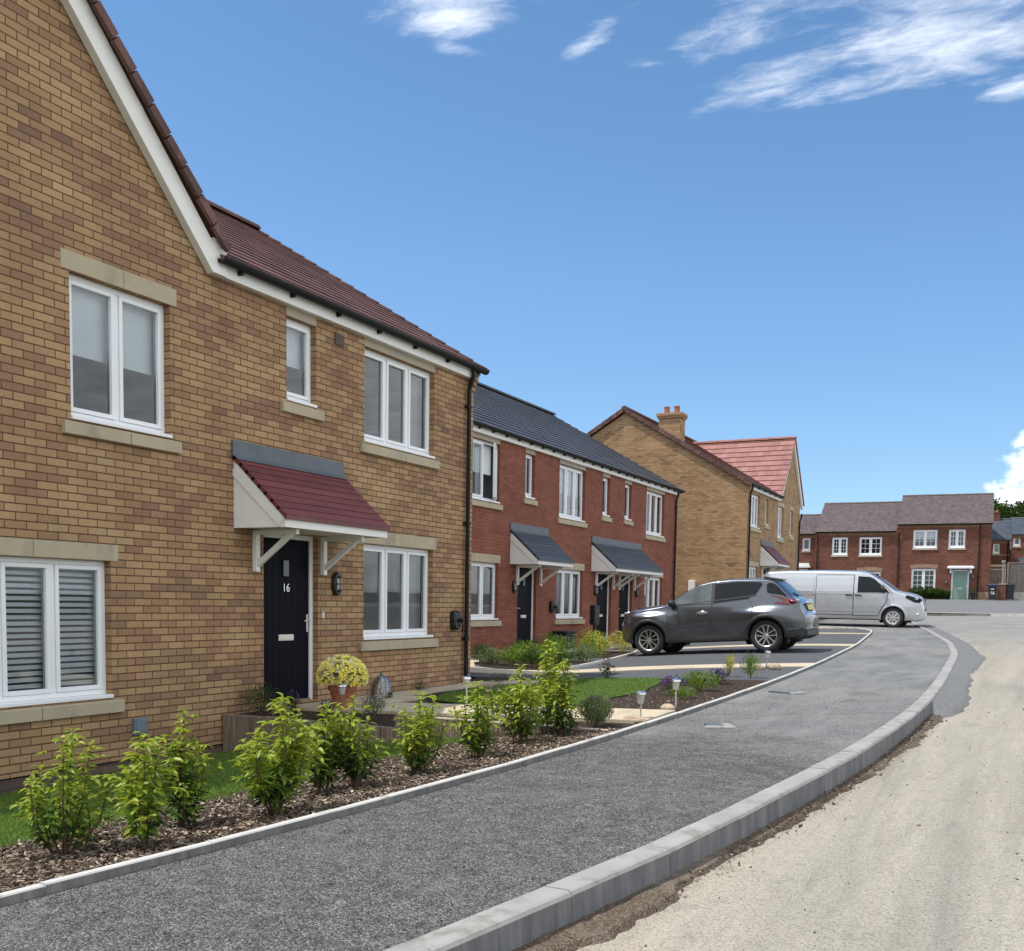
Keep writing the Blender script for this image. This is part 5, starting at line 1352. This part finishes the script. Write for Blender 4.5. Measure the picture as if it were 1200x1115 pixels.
LV=Loft(-1.05,4.11,zt,zb,plan,prof,rr,flare,3.2)
VAN=thing('parked_van','silver panel van parked with its nose at the road behind the grey car','van',(3.81-3.2,36.26+.83,P(36.5)-.045),(0,0,0))
vs,fs=LV.body(190);mb=MB();mb.add(vs,fs);o=mb.build('body',M['silver_paint'],VAN,world=False,smooth=True)
WV=[(0,.335),(3.2,.335)];cut_wells(o,WV,.405,.64,LV)
for p in o.data.polygons: p.use_smooth=True
for s in (1,-1):
    d=MB();side_patch(d,LV,[(1.95,.40),(2.72,.40),(2.86,.70),(2.98,.86),(3.0,1.10),(1.95,1.10)],.012,(s,));side_patch(d,LV,[(1.95,1.12),(3.16,1.12),(2.98,1.31),(2.62,1.62),(2.43,1.735),(1.95,1.76)],.012,(s,));outline(d,LV,[(1.95,.40),(2.72,.40),(2.86,.70),(2.98,.86),(3.0,1.11),(3.16,1.12),(2.98,1.31),(2.62,1.62),(2.43,1.735),(1.95,1.76)],.013,.022,s);D=d.build('door',[M['silver_paint'],M['seam']],VAN,world=False,smooth=True)
    h=MB();h.bar((1.98,s*(LV.W(2.1,1.04)+.03),1.06),(2.20,s*(LV.W(2.1,1.04)+.03),1.055),.03,.04);h.build('handle',M['trim'],D,world=False)
    d=MB();side_patch(d,LV,[(.72,.42),(1.92,.42),(1.92,1.72),(.72,1.72)],.012,(s,));outline(d,LV,[(.72,.42),(1.92,.42),(1.92,1.72),(.72,1.72)],.013,.022,s);D=d.build('sliding_door',[M['silver_paint'],M['seam']],VAN,world=False,smooth=True)
    h=MB();h.bar((1.68,s*(LV.W(1.8,1.04)+.03),1.065),(1.90,s*(LV.W(1.8,1.04)+.03),1.06),.03,.04);h.build('handle',M['trim'],D,world=False)
    d=MB();side_patch(d,LV,[(.80,1.17),(1.84,1.17),(1.84,1.68),(.80,1.68)],.022,(s,));side_patch(d,LV,[(-.85,1.17),(.62,1.17),(.62,1.68),(-.85,1.68)],.018,(s,));d.build('side_panel',M['silver_paint'],VAN,world=False,smooth=True)
    g=MB();side_patch(g,LV,[(-.95,1.095),(1.92,1.095),(1.92,1.112),(-.95,1.112)],.024,(s,),n=4);side_patch(g,LV,[(-.9,.52),(2.75,.52),(2.75,.56),(-.9,.56)],.02,(s,),n=4);g.build('waist_moulding',M['silver_paint'],VAN,world=False)
    g=MB();side_patch(g,LV,[(2.06,1.145),(3.09,1.145),(2.93,1.30),(2.60,1.58),(2.43,1.67),(2.06,1.69)],.020,(s,));g.build('side_window',M['vanglass'],VAN,world=False,smooth=True)
    m_=MB();m_.blob((2.86,s*(LV.W(2.8,1.2)+.13),1.27),.075,.11,.125,0,14,9);m_.bar((2.9,s*LV.W(2.9,1.16),1.18),(2.87,s*(LV.W(2.8,1.2)+.1),1.21),.07,.05);m_.build('door_mirror',M['trim'],VAN,world=False,smooth=True)
    g=MB();arch_ring(g,LV,WV,s,.372,.44,.016);g.build('arch_lip',M['silver_paint'],VAN,world=False,smooth=True)
    h=MB();side_patch(h,LV,[(3.56,.99),(3.84,.84),(4.0,.82),(4.0,.92),(3.82,1.02),(3.60,1.08)],.012,(s,),n=14,zclip=False);h.blob((3.95,s*.66,.91),.11,.14,.075,0,14,8);h.build('headlight',M['vanglass'],VAN,world=False,smooth=True)
    h=MB();h.blob((3.86,s*.80,.95),.09,.05,.022,0,12,6);h.build('indicator',M['clearlight'],VAN,world=False,smooth=True)
    h=MB();h.blob((3.93,s*.74,.46),.07,.08,.05,0,12,7);h.build('fog_light',M['clearlight'],VAN,world=False,smooth=True)
    h=MB();h.box(-1.075,-1.0,s*.78-.07,s*.78+.07,.95,1.45);h.build('tail_light',M['redlight'],VAN,world=False,bevel=.02)
g=MB();top_patch(g,LV,[(x,.72+.08*(x-2.4)) for x in [2.42+.05*i for i in range(18)]],.007);g.build('windscreen',M['vanglass'],VAN,world=False,smooth=True)
g=MB();g.hexa([(3.98,-.46,.58),(4.125,-.42,.58),(4.125,.42,.58),(3.98,.46,.58),(3.92,-.48,.86),(4.07,-.44,.84),(4.07,.44,.84),(3.92,.48,.86)]);gr=g.build('grille',M['trim'],VAN,world=False,bevel=.012)
g=MB()
for z in (.66,.75): g.bar((4.128-.03*(z-.6)*5,-.40,z),(4.128-.03*(z-.6)*5,.40,z),.012,.022)
g.build('grille_bar',M['alloy'],gr,world=False)
g=MB();g.box(4.118,4.13,-.26,.26,.40,.51);g.build('number_plate',M['upvc'],VAN,world=False)
for x,z in WV:
    for s in (1,-1): wheel(VAN,x,s*.83,z,.335,.215,trim_rim,s,8)
g=MB();g.box(-.8,3.7,-.62,.62,.24,.40);g.build('underbody',M['trim'],VAN,world=False)
# ------------------------------------------------------------------ planting and garden things
def shrub(label,x,y,h,w,seed,stems=8,lean=(0,0),young=.35,dark=False):
    r=random.Random(seed);h*=1.1;w*=.95;k0=r.uniform(.82,1.12);lean=(lean[0]+r.uniform(-.10,.10),lean[1]+r.uniform(-.10,.10));T=thing('laurel_shrub',label,'shrub',(x,y,H(x,y)-.01),(0,0,0),'laurel shrubs along the pavement')
    st=MB();fo=MB()
    def lf(p,d,l,wd,dr,m):
        d=Vector(d).normalized();s=d.cross(V(0,0,1))
        if s.length<.1:s=V(1,0,0)
        s.normalize();s=(s+V(r.gauss(0,.2),r.gauss(0,.2),r.gauss(0,.25))).normalized();n=s.cross(d).normalized()
        if n.z<0:n=-n
        k1=p+d*l*.33+n*l*.03;k2=p+d*l*.68-V(0,0,l*dr*.45);t=p+d*l*.98-V(0,0,l*dr);fo_=n*wd*.16
        fo.add([p,k1+s*wd*.46+fo_,k1,k1-s*wd*.46+fo_,k2+s*wd*.42+fo_,k2,k2-s*wd*.42+fo_,t],[(0,2,1),(0,3,2),(1,2,5,4),(2,3,6,5),(4,5,7),(5,6,7)],m)
    for k in range(stems):
        a=2*math.pi*k/stems+r.uniform(-.4,.4);rad=w*.55*math.sqrt(r.uniform(.10,1.0)) if k else 0
        hh=h*(1-.25*(rad/(w*.5))**2)*r.uniform(.58,1.05) if k else h*1.02
        tip=V(rad*math.cos(a)+lean[0]*hh,rad*math.sin(a)+lean[1]*hh,hh-.05);b=V(r.uniform(-.03,.03),r.uniform(-.03,.03),0)
        mid=b.lerp(tip,.5)+V(.25*rad*math.cos(a),.25*rad*math.sin(a),-.02)
        path=[b.lerp(mid,t*2) if t<.5 else mid.lerp(tip,(t-.5)*2) for t in [i/8 for i in range(9)]]
        st.tube(path,[.008-.0006*i for i in range(9)],5)
        L_=hh;n=int(46*hh/.55);ph=r.uniform(0,6)
        for i in range(n):
            t=.20+.80*(i/(n-1))**.8 if n>1 else 1
            p=path[int(t*7.99)].lerp(path[min(8,int(t*7.99)+1)],t*7.99-int(t*7.99))
            ang=ph+i*2.4+r.uniform(-.3,.3);up=.1+.65*t+(.5 if i>n-4 else 0)
            d=V(math.cos(ang),math.sin(ang),up*r.uniform(.5,1.1))
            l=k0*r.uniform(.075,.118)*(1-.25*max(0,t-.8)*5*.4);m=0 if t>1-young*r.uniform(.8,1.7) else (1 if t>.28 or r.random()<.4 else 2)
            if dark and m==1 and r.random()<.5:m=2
            lf(p,d,l,l*r.uniform(.29,.37),r.uniform(.25,.65),m)
            if r.random()<.22 and t<.93:   # short side shoot with a few leaves
                q=p+V(math.cos(ang),math.sin(ang),.6)*r.uniform(.04,.09)
                for j in range(4):
                    a2=ang+r.uniform(-1.6,1.6); lf(q,V(math.cos(a2),math.sin(a2),r.uniform(.0,.8)),l*.85,l*.29,r.uniform(.2,.5),m)
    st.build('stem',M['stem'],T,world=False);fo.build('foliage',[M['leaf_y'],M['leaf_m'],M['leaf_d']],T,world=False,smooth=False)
    return T
shrub('bushy laurel shrub with two bright tips, nearest the left edge of the picture',3.45,3.88,.66,.44,1,8)
shrub('leggy drooping laurel shrub with bare lower stem beside the bark, second from the left',3.87,4.06,.60,.26,2,5,(-.10,.10),.45)
shrub('slim laurel shrub with dark lower leaves behind the leggy second one',3.58,4.62,.68,.34,3,7,(.05,.02),.3,True)
shrub('small low laurel seedling on the lawn edge between the first two shrubs',3.25,4.20,.36,.20,4,3,(-.05,0),.5)
shrub('wide pyramid shaped laurel shrub standing before the sleeper wall and black door',4.0,4.98,.70,.48,5,10,(0,0),.38)
shrub('narrow upright laurel shrub just right of the wide pyramid shaped one',3.74,5.80,.60,.28,6,6,(0,0),.3,True)
shrub('dense laurel shrub in front of the flower pot with dark leaves low down',3.89,6.0,.62,.34,7,8,(0,0),.3,True)
shrub('round evenly leafy laurel shrub in front of the slab path end',4.0,6.62,.60,.40,8,10,(0,0),.45)
shrub('drooping laurel shrub mixed with a dusky flower head near the sleeper step',4.14,7.38,.60,.42,9,8,(0,0),.35)
shrub('pale topped laurel shrub right of the drooping one',4.07,8.22,.66,.44,10,9,(0,0),.42)
shrub('tall laurel shrub with long hanging leaves, last on the right of the row',4.28,8.60,.68,.34,11,7,(.03,0),.3,True)
shrub('tallest yellow tipped laurel shoot standing behind the last two shrubs',4.05,8.80,.84,.24,12,4,(-.02,0),.5)
# timber sleeper retaining wall
T=thing('retaining_wall','low retaining wall of upright weathered timber sleepers below the front door','retaining wall',(2.2,8.95,.0))
def topz(x): return .30 if x<2.35 else .425
x=.012;i=0
while x<4.68:
    w=random.uniform(.17,.225);w=min(w,4.70-x)
    mb=MB();z=topz(x+w/2)+random.uniform(-.006,.006);yj=random.uniform(-.006,.006)
    mb.box(x+.003,x+w-.003,8.90+yj,8.99+yj,H(x,8.8)-.2,z)
    n=5
    for k in range(n):  # raised grain
        a=x+.008+(w-.02)*k/n;mb.box(a,a+(w-.02)/n*.7,8.896+yj-random.uniform(0,.004),8.8995+yj,H(x,8.8)-.2,z-.004)
    mb.build('sleeper',M['timber'],T);x+=w
mb=MB();mb.box(2.32,2.38,8.885,9.0,-.3,.44);mb.build('end_post',M['timber'],T)
mb=MB();mb.box(2.39,4.70,8.895,8.992,.4255,.437);mb.build('capping',mat('pale_sawn_timber',(.36,.29,.21),.85,.15,9),T)
# potted chrysanthemum
pz=H(1.0,10.0)+.036
T=thing('flower_pot','terracotta pot of pale yellow chrysanthemums beside the black front door','flower pot',(.98,9.82,pz))
mb=MB();mb.lathe((0,0,0),[(.10,0),(.105,.005),(.145,.20),(.165,.20),(.17,.25),(.15,.25),(.145,.21),(0,.21)],28);mb.build('pot',M['pot'],T,world=False,smooth=False)
mb=MB();st=MB()
for _ in range(620):
    v=V(random.gauss(0,1),random.gauss(0,1),random.gauss(0,1)).normalized();v.z=abs(v.z)*1.0-.25
    p=V(0,0,.33)+V(v.x*.25,v.y*.25,v.z*.22)*random.uniform(.55,1); leaf(mb,p,v+V(0,0,.2),.05,.028)
mb.build('foliage',M['leaf_m'],T,world=False)
mb=MB()
for _ in range(520):
    v=V(random.gauss(0,1),random.gauss(0,1),random.gauss(0,1)).normalized()
    if v.z<-.35:continue
    c=V(0,0,.35)+V(v.x*.285,v.y*.285,max(v.z,-.25)*.25);m=0 if random.random()<.75 else 1
    for k in range(7):
        a=6.28*k/7+random.random();t1=v.orthogonal().normalized();t2=v.cross(t1)
        leaf(mb,c,(t1*math.cos(a)+t2*math.sin(a))*1.0+v*random.uniform(.1,.6),.037,.022,0,m)
mb.build('flowers',[M['petal_y'],M['petal_w']],T,world=False)
# glass cloche
T=thing('glass_cloche','clear ribbed glass bell cloche on the slabs against the brick wall','cloche',(.62,11.15,H(.6,11.15)+.036))
mb=MB();pf=[(.14,0),(.145,.02),(.135,.12),(.11,.2),(.07,.26),(.03,.29),(.0,.295)];mb.lathe((0,0,0),pf,24);mb.build('bell',glass('cloche_glass',(.86,.9,.92),1.6),T,world=False,smooth=True)
mb=MB()
for k in range(12):
    a=6.28*k/12;mb.tube([(r_*1.01*math.cos(a),r_*1.01*math.sin(a),z_) for r_,z_ in pf[:-1]],.004,4)
mb.lathe((0,0,.29),[(.012,0),(.02,.02),(.018,.045),(0,.055)],12);mb.build('ribs',M['frost'],T,world=False)
# solar lights
def solar(x,y,h,label,lit=0,z=None):
    T=thing('solar_light',label,'garden light',(x,y,(H(x,y) if z is None else z)),(random.uniform(-.05,.05),random.uniform(-.05,.05),random.random()),'solar stake lights by the path')
    a=MB();a.tube([(0,0,-.02),(0,0,h-.1)],.009,8);a.build('stake',M['chrome'],T,world=False)
    b=MB();b.lathe((0,0,h-.12),[(.012,0),(.028,.015),(.043,.10),(.038,.10),(.02,.02),(0,.02)],20);b.build('lens',M['lens'],T,world=False)
    c=MB();c.lathe((0,0,h-.02),[(.045,0),(.055,.004),(.053,.022),(.03,.035),(0,.037)],20);c.build('cap',M['chrome'],T,world=False)
solar(4.61,9.86,.29,'short solar light with brown stake among cobbles at the garden path corner')
solar(4.62,10.95,.33,'solar light beside a single pale stone past the garden path')
solar(4.19,17.0,.29,'solar light farthest along, by the cobbles at the parking court edge')
solar(2.5,10.05,.36,'solar light left of the drooping laurel, at the sleeper step',z=.40)
solar(1.25,9.45,.33,'solar light leaning beside the terracotta flower pot')
def pebble(x,y,r,label,grp='cobbles by the solar lights'):
    T=MB();T.blob((0,0,0),r,r*random.uniform(.7,.9),r*.62,0,12,8,.05);o=T.build('cobble',M['stonepeb'],None,smooth=True);o.location=(x,y,H(x,y)+r*.35);o.rotation_euler=(0,0,random.random()*3);tag(o,label,'stone',grp)
pebble(4.53,9.74,.075,'largest brown cobble left of the short solar light stake');pebble(4.66,9.70,.07,'smooth cobble in front of the short solar light stake');pebble(4.52,9.92,.06,'small cobble tucked behind the short solar light stake')
pebble(4.57,10.82,.085,'single pale stone at the foot of the second solar light')
pebble(4.1,16.85,.09,'pale cobble left of the farthest solar light');pebble(4.34,16.95,.11,'wide pale cobble right of the farthest solar light');pebble(4.2,17.2,.09,'cobble just behind the farthest solar light')
# garden plants
def bush(name,label,x,y,rx,rz,n,l,w,mname,flower=None,nf=0,fl=.02,spiky=False,group=None,zoff=0):
    T=thing(name,label,'plant',(x,y,H(x,y)+zoff),(0,0,0),group);lf=MB();st=MB()
    for _ in range(n):
        v=V(random.gauss(0,1),random.gauss(0,1),random.gauss(0,1)).normalized()*(random.random()**.4)
        p=V(v.x*rx,v.y*rx,max(.01,rz*.5+v.z*rz*.5))
        d=V(v.x,v.y,random.uniform(.2,1.4) if not spiky else 2.2)
        leaf(lf,p,d,l*random.uniform(.6,1.3),w*random.uniform(.7,1.2),.1 if spiky else .3)
    for k in range(6):
        a=random.uniform(0,6.28);st.tube([(0,0,-.02),(rx*.5*math.cos(a),rx*.5*math.sin(a),rz*.7)],.004,4)
    lf.build('foliage',M[mname],T,world=False);st.build('stems',M['stem'],T,world=False)
    if flower:
        fo=MB()
        for _ in range(nf):
            if nf<=40 and fo.v: fo.build('flower_spike' if spiky else 'flower',M[flower],T,world=False);fo=MB()
            a=random.uniform(0,6.28);r_=rx*1.02*math.sqrt(random.random());c=V(r_*math.cos(a),r_*math.sin(a),rz*(1.04-.4*(r_/rx)**2)+random.uniform(-.02,.05))
            for k in range(5):
                leaf(fo,c+V(0,0,random.uniform(-.5,.5)*fl*2.5*(1 if spiky else .2)),V(random.uniform(-1,1),random.uniform(-1,1),random.uniform(.1,1)),fl,fl*.6,0)
        fo.build('flowers' if nf>40 else 'flower_spike' if spiky else 'flower',M[flower],T,world=False)
    return T
bush('lavender_plant','round grey green lavender bush with dark flower spikes by the garden path',4.32,9.38,.17,.27,2600,.05,.011,'leaf_g','petal_l',26,.018,True)
bush('lavender_plant','dark half hidden lavender clump behind the last laurel shrub',3.85,9.3,.15,.2,500,.05,.01,'leaf_g','petal_l',16,.018,True)
bush('lavender_plant','grey lavender clump in the soil in front of the slab path and flower pot',1.75,9.32,.16,.2,500,.05,.008,'leaf_g','petal_l',30,.02,True)
bush('buddleia_plant','dusky purple flower head plant rising by the drooping laurel',3.25,9.3,.12,.34,240,.06,.018,'leaf_m','petal_l',14,.03,True)
bush('herb_bush','dark sprawling herb bush against the brick wall left of the door',.28,9.22,.26,.34,900,.04,.014,'leaf_d')
bush('pansy_plant','small blue flowered plant left of the front door step',.55,9.45,.10,.2,200,.04,.02,'leaf_d','petal_p',8,.03)
bush('pansy_plant','small blue flowered plant in the soil before the flower pot',1.2,9.22,.08,.16,140,.04,.02,'leaf_d','petal_p',7,.03)
bush('purple_flowers','mound of deep purple flowers behind the second solar light',4.05,12.6,.17,.2,300,.04,.02,'leaf_d','petal_p',110,.024)
bush('low_green_plant','small low green plant between the purple mound and the edging',4.3,12.2,.17,.14,300,.045,.02,'leaf_m')
bush('green_bush','rounded fresh green bush in the soil bed',4.2,13.2,.27,.27,1000,.05,.02,'leaf_m')
bush('purple_flowers','purple flowers right of the rounded green bush',4.14,14.3,.17,.17,260,.04,.02,'leaf_d','petal_p',100,.024)
bush('yellow_plant','thin upright yellow green plant near the parking court',4.03,15.3,.1,.32,160,.07,.014,'leaf_lime',None,0,.02,True)
bush('aster_plant','wispy green plant with pale flowers before the farthest solar light',4.38,15.2,.16,.34,420,.07,.012,'leaf_m','petal_l',10,.02,True)
bush('rose_plant','small dark purple leaved plant on the far edge of the little lawn',2.3,14.75,.13,.26,120,.06,.035,'leaf_d','petal_l',22,.035)
bush('heather_plant','low brown heather clump at the foot of the downpipe',.75,14.2,.18,.14,300,.04,.012,'leaf_d','petal_l',40,.02)
bush('heather_plant','low dark plant against the brick wall under the ground floor window',.3,12.6,.14,.14,220,.04,.014,'leaf_d')
# planting in front of the terrace
grp='low plants in the terrace front bed'
rb=random.Random(5)
specs=[(-1.45,17.7,.22,.36,'leaf_d','dark leafy plant at the left end of the terrace bed'),(-1.05,17.35,.26,.3,'leaf_g','grey green plant second from the left in the terrace bed'),(-.55,17.25,.3,.34,'leaf_m','green plant in the terrace bed in line with the first black door'),(-.1,17.15,.28,.3,'leaf_d','dark low plant at the front of the terrace bed'),(.3,17.5,.26,.28,'leaf_d','dark plant by the pale edging corner of the terrace bed'),(-.9,18.4,.34,.42,'leaf_m','leafy green plant behind the front row of the terrace bed'),(-.3,18.3,.34,.4,'leaf_m','mid green plant in the middle of the terrace bed'),(.15,18.9,.3,.34,'leaf_g','grey leaved plant near the bay edging in the terrace bed'),(-1.5,19.6,.34,.42,'leaf_d','dark green plant under the terrace window'),(-.8,19.8,.36,.5,'leaf_m','tall bright green plant below the charging box'),(-.2,20.2,.34,.5,'leaf_m','broad green plant left of the yellow shrubs'),
(-.55,21.3,.36,.55,'leaf_lime','yellow green shrub left of the grey car bonnet'),(-1.15,22.2,.36,.6,'leaf_lime','yellow variegated shrub behind the lime one'),(-.75,23.4,.36,.55,'leaf_lime','yellow shrub farthest along the bed near the car nose'),(-1.5,20.9,.34,.5,'leaf_m','green shrub with white flowers by the black post'),(-1.5,23.6,.3,.5,'leaf_m','green shrub at the far end of the terrace bed')]
for i,(x,y,rx,rz,mm,lab) in enumerate(specs):
    T=bush('bed_plant',lab,x,y,rx,rz,520,.085,.032,mm,'petal_w' if i in(13,14) else None,12,.03,False,grp,.02)
# black charging post and black bin by the terrace
T=thing('charging_post','black charging post with a box head in front of the terrace','charging post',(-2.45,25.75,HS(-2.45,25.75)+.012))
mb=MB();mb.box(-.03,.03,-.03,.03,0,.8);mb.build('post',M['trim'],T,world=False)
mb=MB();mb.box(-.09,.09,-.16,.16,.62,1.15);mb.build('charger_head',M['lamp_black'],T,world=False,bevel=.03)
T=thing('storage_box','black lidded box against the terrace wall under the window','box',(-2.85,24.7,HS(-2.85,24.7)+.012))
mb=MB();mb.hexa([(-.18,-.3,0),(.18,-.3,0),(.18,.3,0),(-.18,.3,0),(-.2,-.33,.42),(.2,-.33,.42),(.2,.33,.42),(-.2,.33,.42)]);mb.build('box_body',M['bin'],T,world=False,bevel=.02)
mb=MB();mb.box(-.22,.22,-.35,.35,.42,.47);mb.build('lid',M['bin'],T,world=False,bevel=.02)
cover(5.40,9.75,.16,.24,.5,'grey stopcock cover with a broken pale surround in the pavement, nearest the viewer')
cover(5.28,13.25,.14,.34,1.2,'narrow stopcock cover with a pale stone strip farther up the pavement')
# ------------------------------------------------------------------ camera, light, sky
sc=bpy.context.scene
cam=bpy.data.cameras.new('camera');co=bpy.data.objects.new('camera',cam);C.objects.link(co)
yaw,pitch,roll=R(26.819),R(-4.4),R(.9)
f=V(-math.sin(yaw)*math.cos(pitch),math.cos(yaw)*math.cos(pitch),math.sin(pitch));r0=V(math.cos(yaw),math.sin(yaw),0);u0=r0.cross(f)
r1=r0*math.cos(roll)+u0*math.sin(roll);u1=u0*math.cos(roll)-r0*math.sin(roll)
Mx=Matrix((( *r1,0),(*u1,0),(*(-f),0),(0,0,0,1))).transposed();Mx.translation=V(8.14,0,1.6)
co.matrix_world=Mx
cam.sensor_fit='HORIZONTAL';cam.sensor_width=36;cam.lens=36*1220/1200;cam.shift_y=(800-557.5)/1200;cam.clip_end=3000;cam.clip_start=.05
sc.camera=co
SD=V(-.40,-.25,1).normalized();elev=math.asin(SD.z);az=math.atan2(SD.x,SD.y)  # azimuth clockwise from +y
sl_=bpy.data.lights.new('sun','SUN');so=bpy.data.objects.new('sun',sl_);C.objects.link(so)
sl_.energy=3.5;sl_.angle=R(.5);sl_.color=(1,.955,.89)
so.rotation_euler=SD.to_track_quat('Z','Y').to_euler();so.location=(-10,20,40)
w=bpy.data.worlds.new('World');sc.world=w;w.use_nodes=True;nt=w.node_tree;N=NB(nt)
bg=nt.nodes['Background'];bg.inputs['Strength'].default_value=.15
sky=N.n('ShaderNodeTexSky',sky_type='NISHITA');sky.sun_disc=False;sky.sun_elevation=elev;sky.sun_rotation=az;sky.altitude=100;sky.air_density=1.0;sky.dust_density=.55;sky.ozone_density=1.6
g=N.n('ShaderNodeTexCoord').outputs['Generated']
sp=N.n('ShaderNodeSeparateXYZ');nt.links.new(g,sp.inputs[0])
zc=N.math('MAXIMUM',sp.outputs[2],.03)
cb=N.n('ShaderNodeCombineXYZ');nt.links.new(N.math('DIVIDE',sp.outputs[0],zc),cb.inputs[0]);nt.links.new(N.math('DIVIDE',sp.outputs[1],zc),cb.inputs[1])
pl=cb.outputs[0]
def blobm(cx,cy,sx,sy,rot,amp,vec=pl):
    a=N.n('ShaderNodeVectorMath',operation='SUBTRACT');nt.links.new(vec,a.inputs[0]);a.inputs[1].default_value=(cx,cy,0)
    rt=N.n('ShaderNodeVectorRotate',rotation_type='Z_AXIS');nt.links.new(a.outputs[0],rt.inputs['Vector']);rt.inputs['Angle'].default_value=-R(rot)
    s=N.n('ShaderNodeVectorMath',operation='MULTIPLY');nt.links.new(rt.outputs[0],s.inputs[0]);s.inputs[1].default_value=(1/sx,1/sy,0)
    l=N.n('ShaderNodeVectorMath',operation='LENGTH');nt.links.new(s.outputs[0],l.inputs[0])
    return N.mr(l.outputs['Value'],0,1,amp,0,True)
def add(*xs):
    o=xs[0]
    for x in xs[1:]: o=N.math('MAXIMUM',o,x)
    return o
# high thin clouds (cloud-layer coordinates)
mk=add(blobm(-.95,1.62,.20,.13,12,1.0),blobm(-.90,1.56,.26,.15,0,1),blobm(-.78,1.56,.16,.10,0,.8),blobm(-.745,1.77,.17,.055,-35,.66),blobm(-1.0,1.70,.10,.06,40,.75),blobm(-.69,1.90,.10,.06,20,.5),
       blobm(-.55,1.88,.24,.14,-25,.72),blobm(-.50,2.06,.34,.14,-18,.85),blobm(-.40,1.80,.25,.13,10,.75),blobm(-.18,2.06,.46,.24,15,1.0),blobm(-.36,2.14,.34,.12,-10,.8),blobm(-.62,2.10,.2,.06,-30,.6),blobm(-.10,1.9,.4,.18,5,.8),blobm(-.08,2.28,.20,.12,20,.8),blobm(-.02,1.95,.35,.2,10,.9),
       blobm(.9,1.6,1.2,.7,20,.9),blobm(-2.6,.5,1.2,.6,50,.8),blobm(.6,-1.2,1.4,.9,10,.9),blobm(-1.2,-1.6,1.2,.9,10,.8),blobm(1.9,.0,1.0,.8,0,.85))
wv=N.n('ShaderNodeMapping');nt.links.new(pl,wv.inputs[0]);wv.inputs['Rotation'].default_value=(0,0,R(-28));wv.inputs['Scale'].default_value=(4.6,9.5,1)
n1=N.noise(wv.outputs[0],1.0,9,.60,.75);n2=N.noise(pl,7.0,8,.62,.3)
n4=N.noise(wv.outputs[0],4.5,6,.65,.5);nn=N.math('ADD',N.math('ADD',N.math('MULTIPLY',n1,.5),N.math('MULTIPLY',n2,.3)),N.math('MULTIPLY',n4,.2))
den=N.mr(N.math('ADD',nn,N.math('MULTIPLY',mk,.36)),.60,1.02,0,1,True)
den=N.math('MULTIPLY',den,N.mr(mk,.0,.25,0,1,True))
den=N.math('MULTIPLY',den,.82)
# low cumulus near the horizon on the right (direction coordinates x,z scaled)
cb2=N.n('ShaderNodeCombineXYZ');nt.links.new(sp.outputs[0],cb2.inputs[0]);nt.links.new(sp.outputs[2],cb2.inputs[1]);nt.links.new(N.math('MULTIPLY',sp.outputs[1],.0),cb2.inputs[2])
fy=N.mr(sp.outputs[1],.0,.2,0,1)
ck=add(blobm(-.012,.128,.06,.045,10,1.0,cb2.outputs[0]),blobm(.05,.13,.11,.07,10,1.1,cb2.outputs[0]),blobm(-.02,.095,.055,.05,0,.9,cb2.outputs[0]),blobm(.25,.12,.2,.09,0,1.1,cb2.outputs[0]))
n3=N.noise(cb2.outputs[0],34,8,.58,.2)
d2=N.mr(N.math('ADD',n3,N.math('MULTIPLY',ck,.55)),.78,.98,0,1,True);d2=N.math('MULTIPLY',d2,fy)
den=N.math('MAXIMUM',den,d2)
hz=N.ramp(sp.outputs[2],[(0,(.52,.68,.81)),(.12,(.57,.71,.84)),(.30,(.60,.77,.88)),(.5,(.54,.73,.83)),(.85,(.85,.98,1.1))])
sk=N.mix(1.0,sky.outputs[0],hz,'MULTIPLY')
cshade=N.ramp(N.noise(pl,4,5),[(.3,(5.2,5.6,6.2)),(.7,(8.0,8.2,8.4))])
hd=N.math('ADD',N.math('MULTIPLY',sp.outputs[0],.8),N.math('MULTIPLY',sp.outputs[1],-.6))
fill_bank=N.math('MULTIPLY',N.mr(hd,-.10,.28,0,1,True),N.mr(sp.outputs[2],0,.06,0,1,True))  # unseen cloud bank, added as fill light for the shaded house fronts
d3=N.mr(N.math('ADD',N.noise(g,3.2,7,.55,.4),N.math('MULTIPLY',fill_bank,.34)),.60,.74,0,1,True)
d3=N.math('MULTIPLY',d3,fill_bank)
side=N.math('MULTIPLY',N.mr(sp.outputs[0],.22,.42,0,1,True),N.mr(sp.outputs[2],.62,.35,0,1,True))
d4=N.mr(N.math('ADD',N.noise(g,4.5,8,.58,.4),N.math('MULTIPLY',side,.26)),.61,.74,0,1,True)
d3=N.math('MAXIMUM',d3,N.math('MULTIPLY',d4,side))
den=N.math('MAXIMUM',den,d3)
nt.links.new(N.mix(den,sk,cshade),bg.inputs['Color'])
sc.view_settings.view_transform='Standard';sc.view_settings.look='None';sc.view_settings.exposure=.42;sc.view_settings.gamma=1
sc.cycles.use_denoising=True;sc.cycles.max_bounces=8;sc.cycles.transparent_max_bounces=12
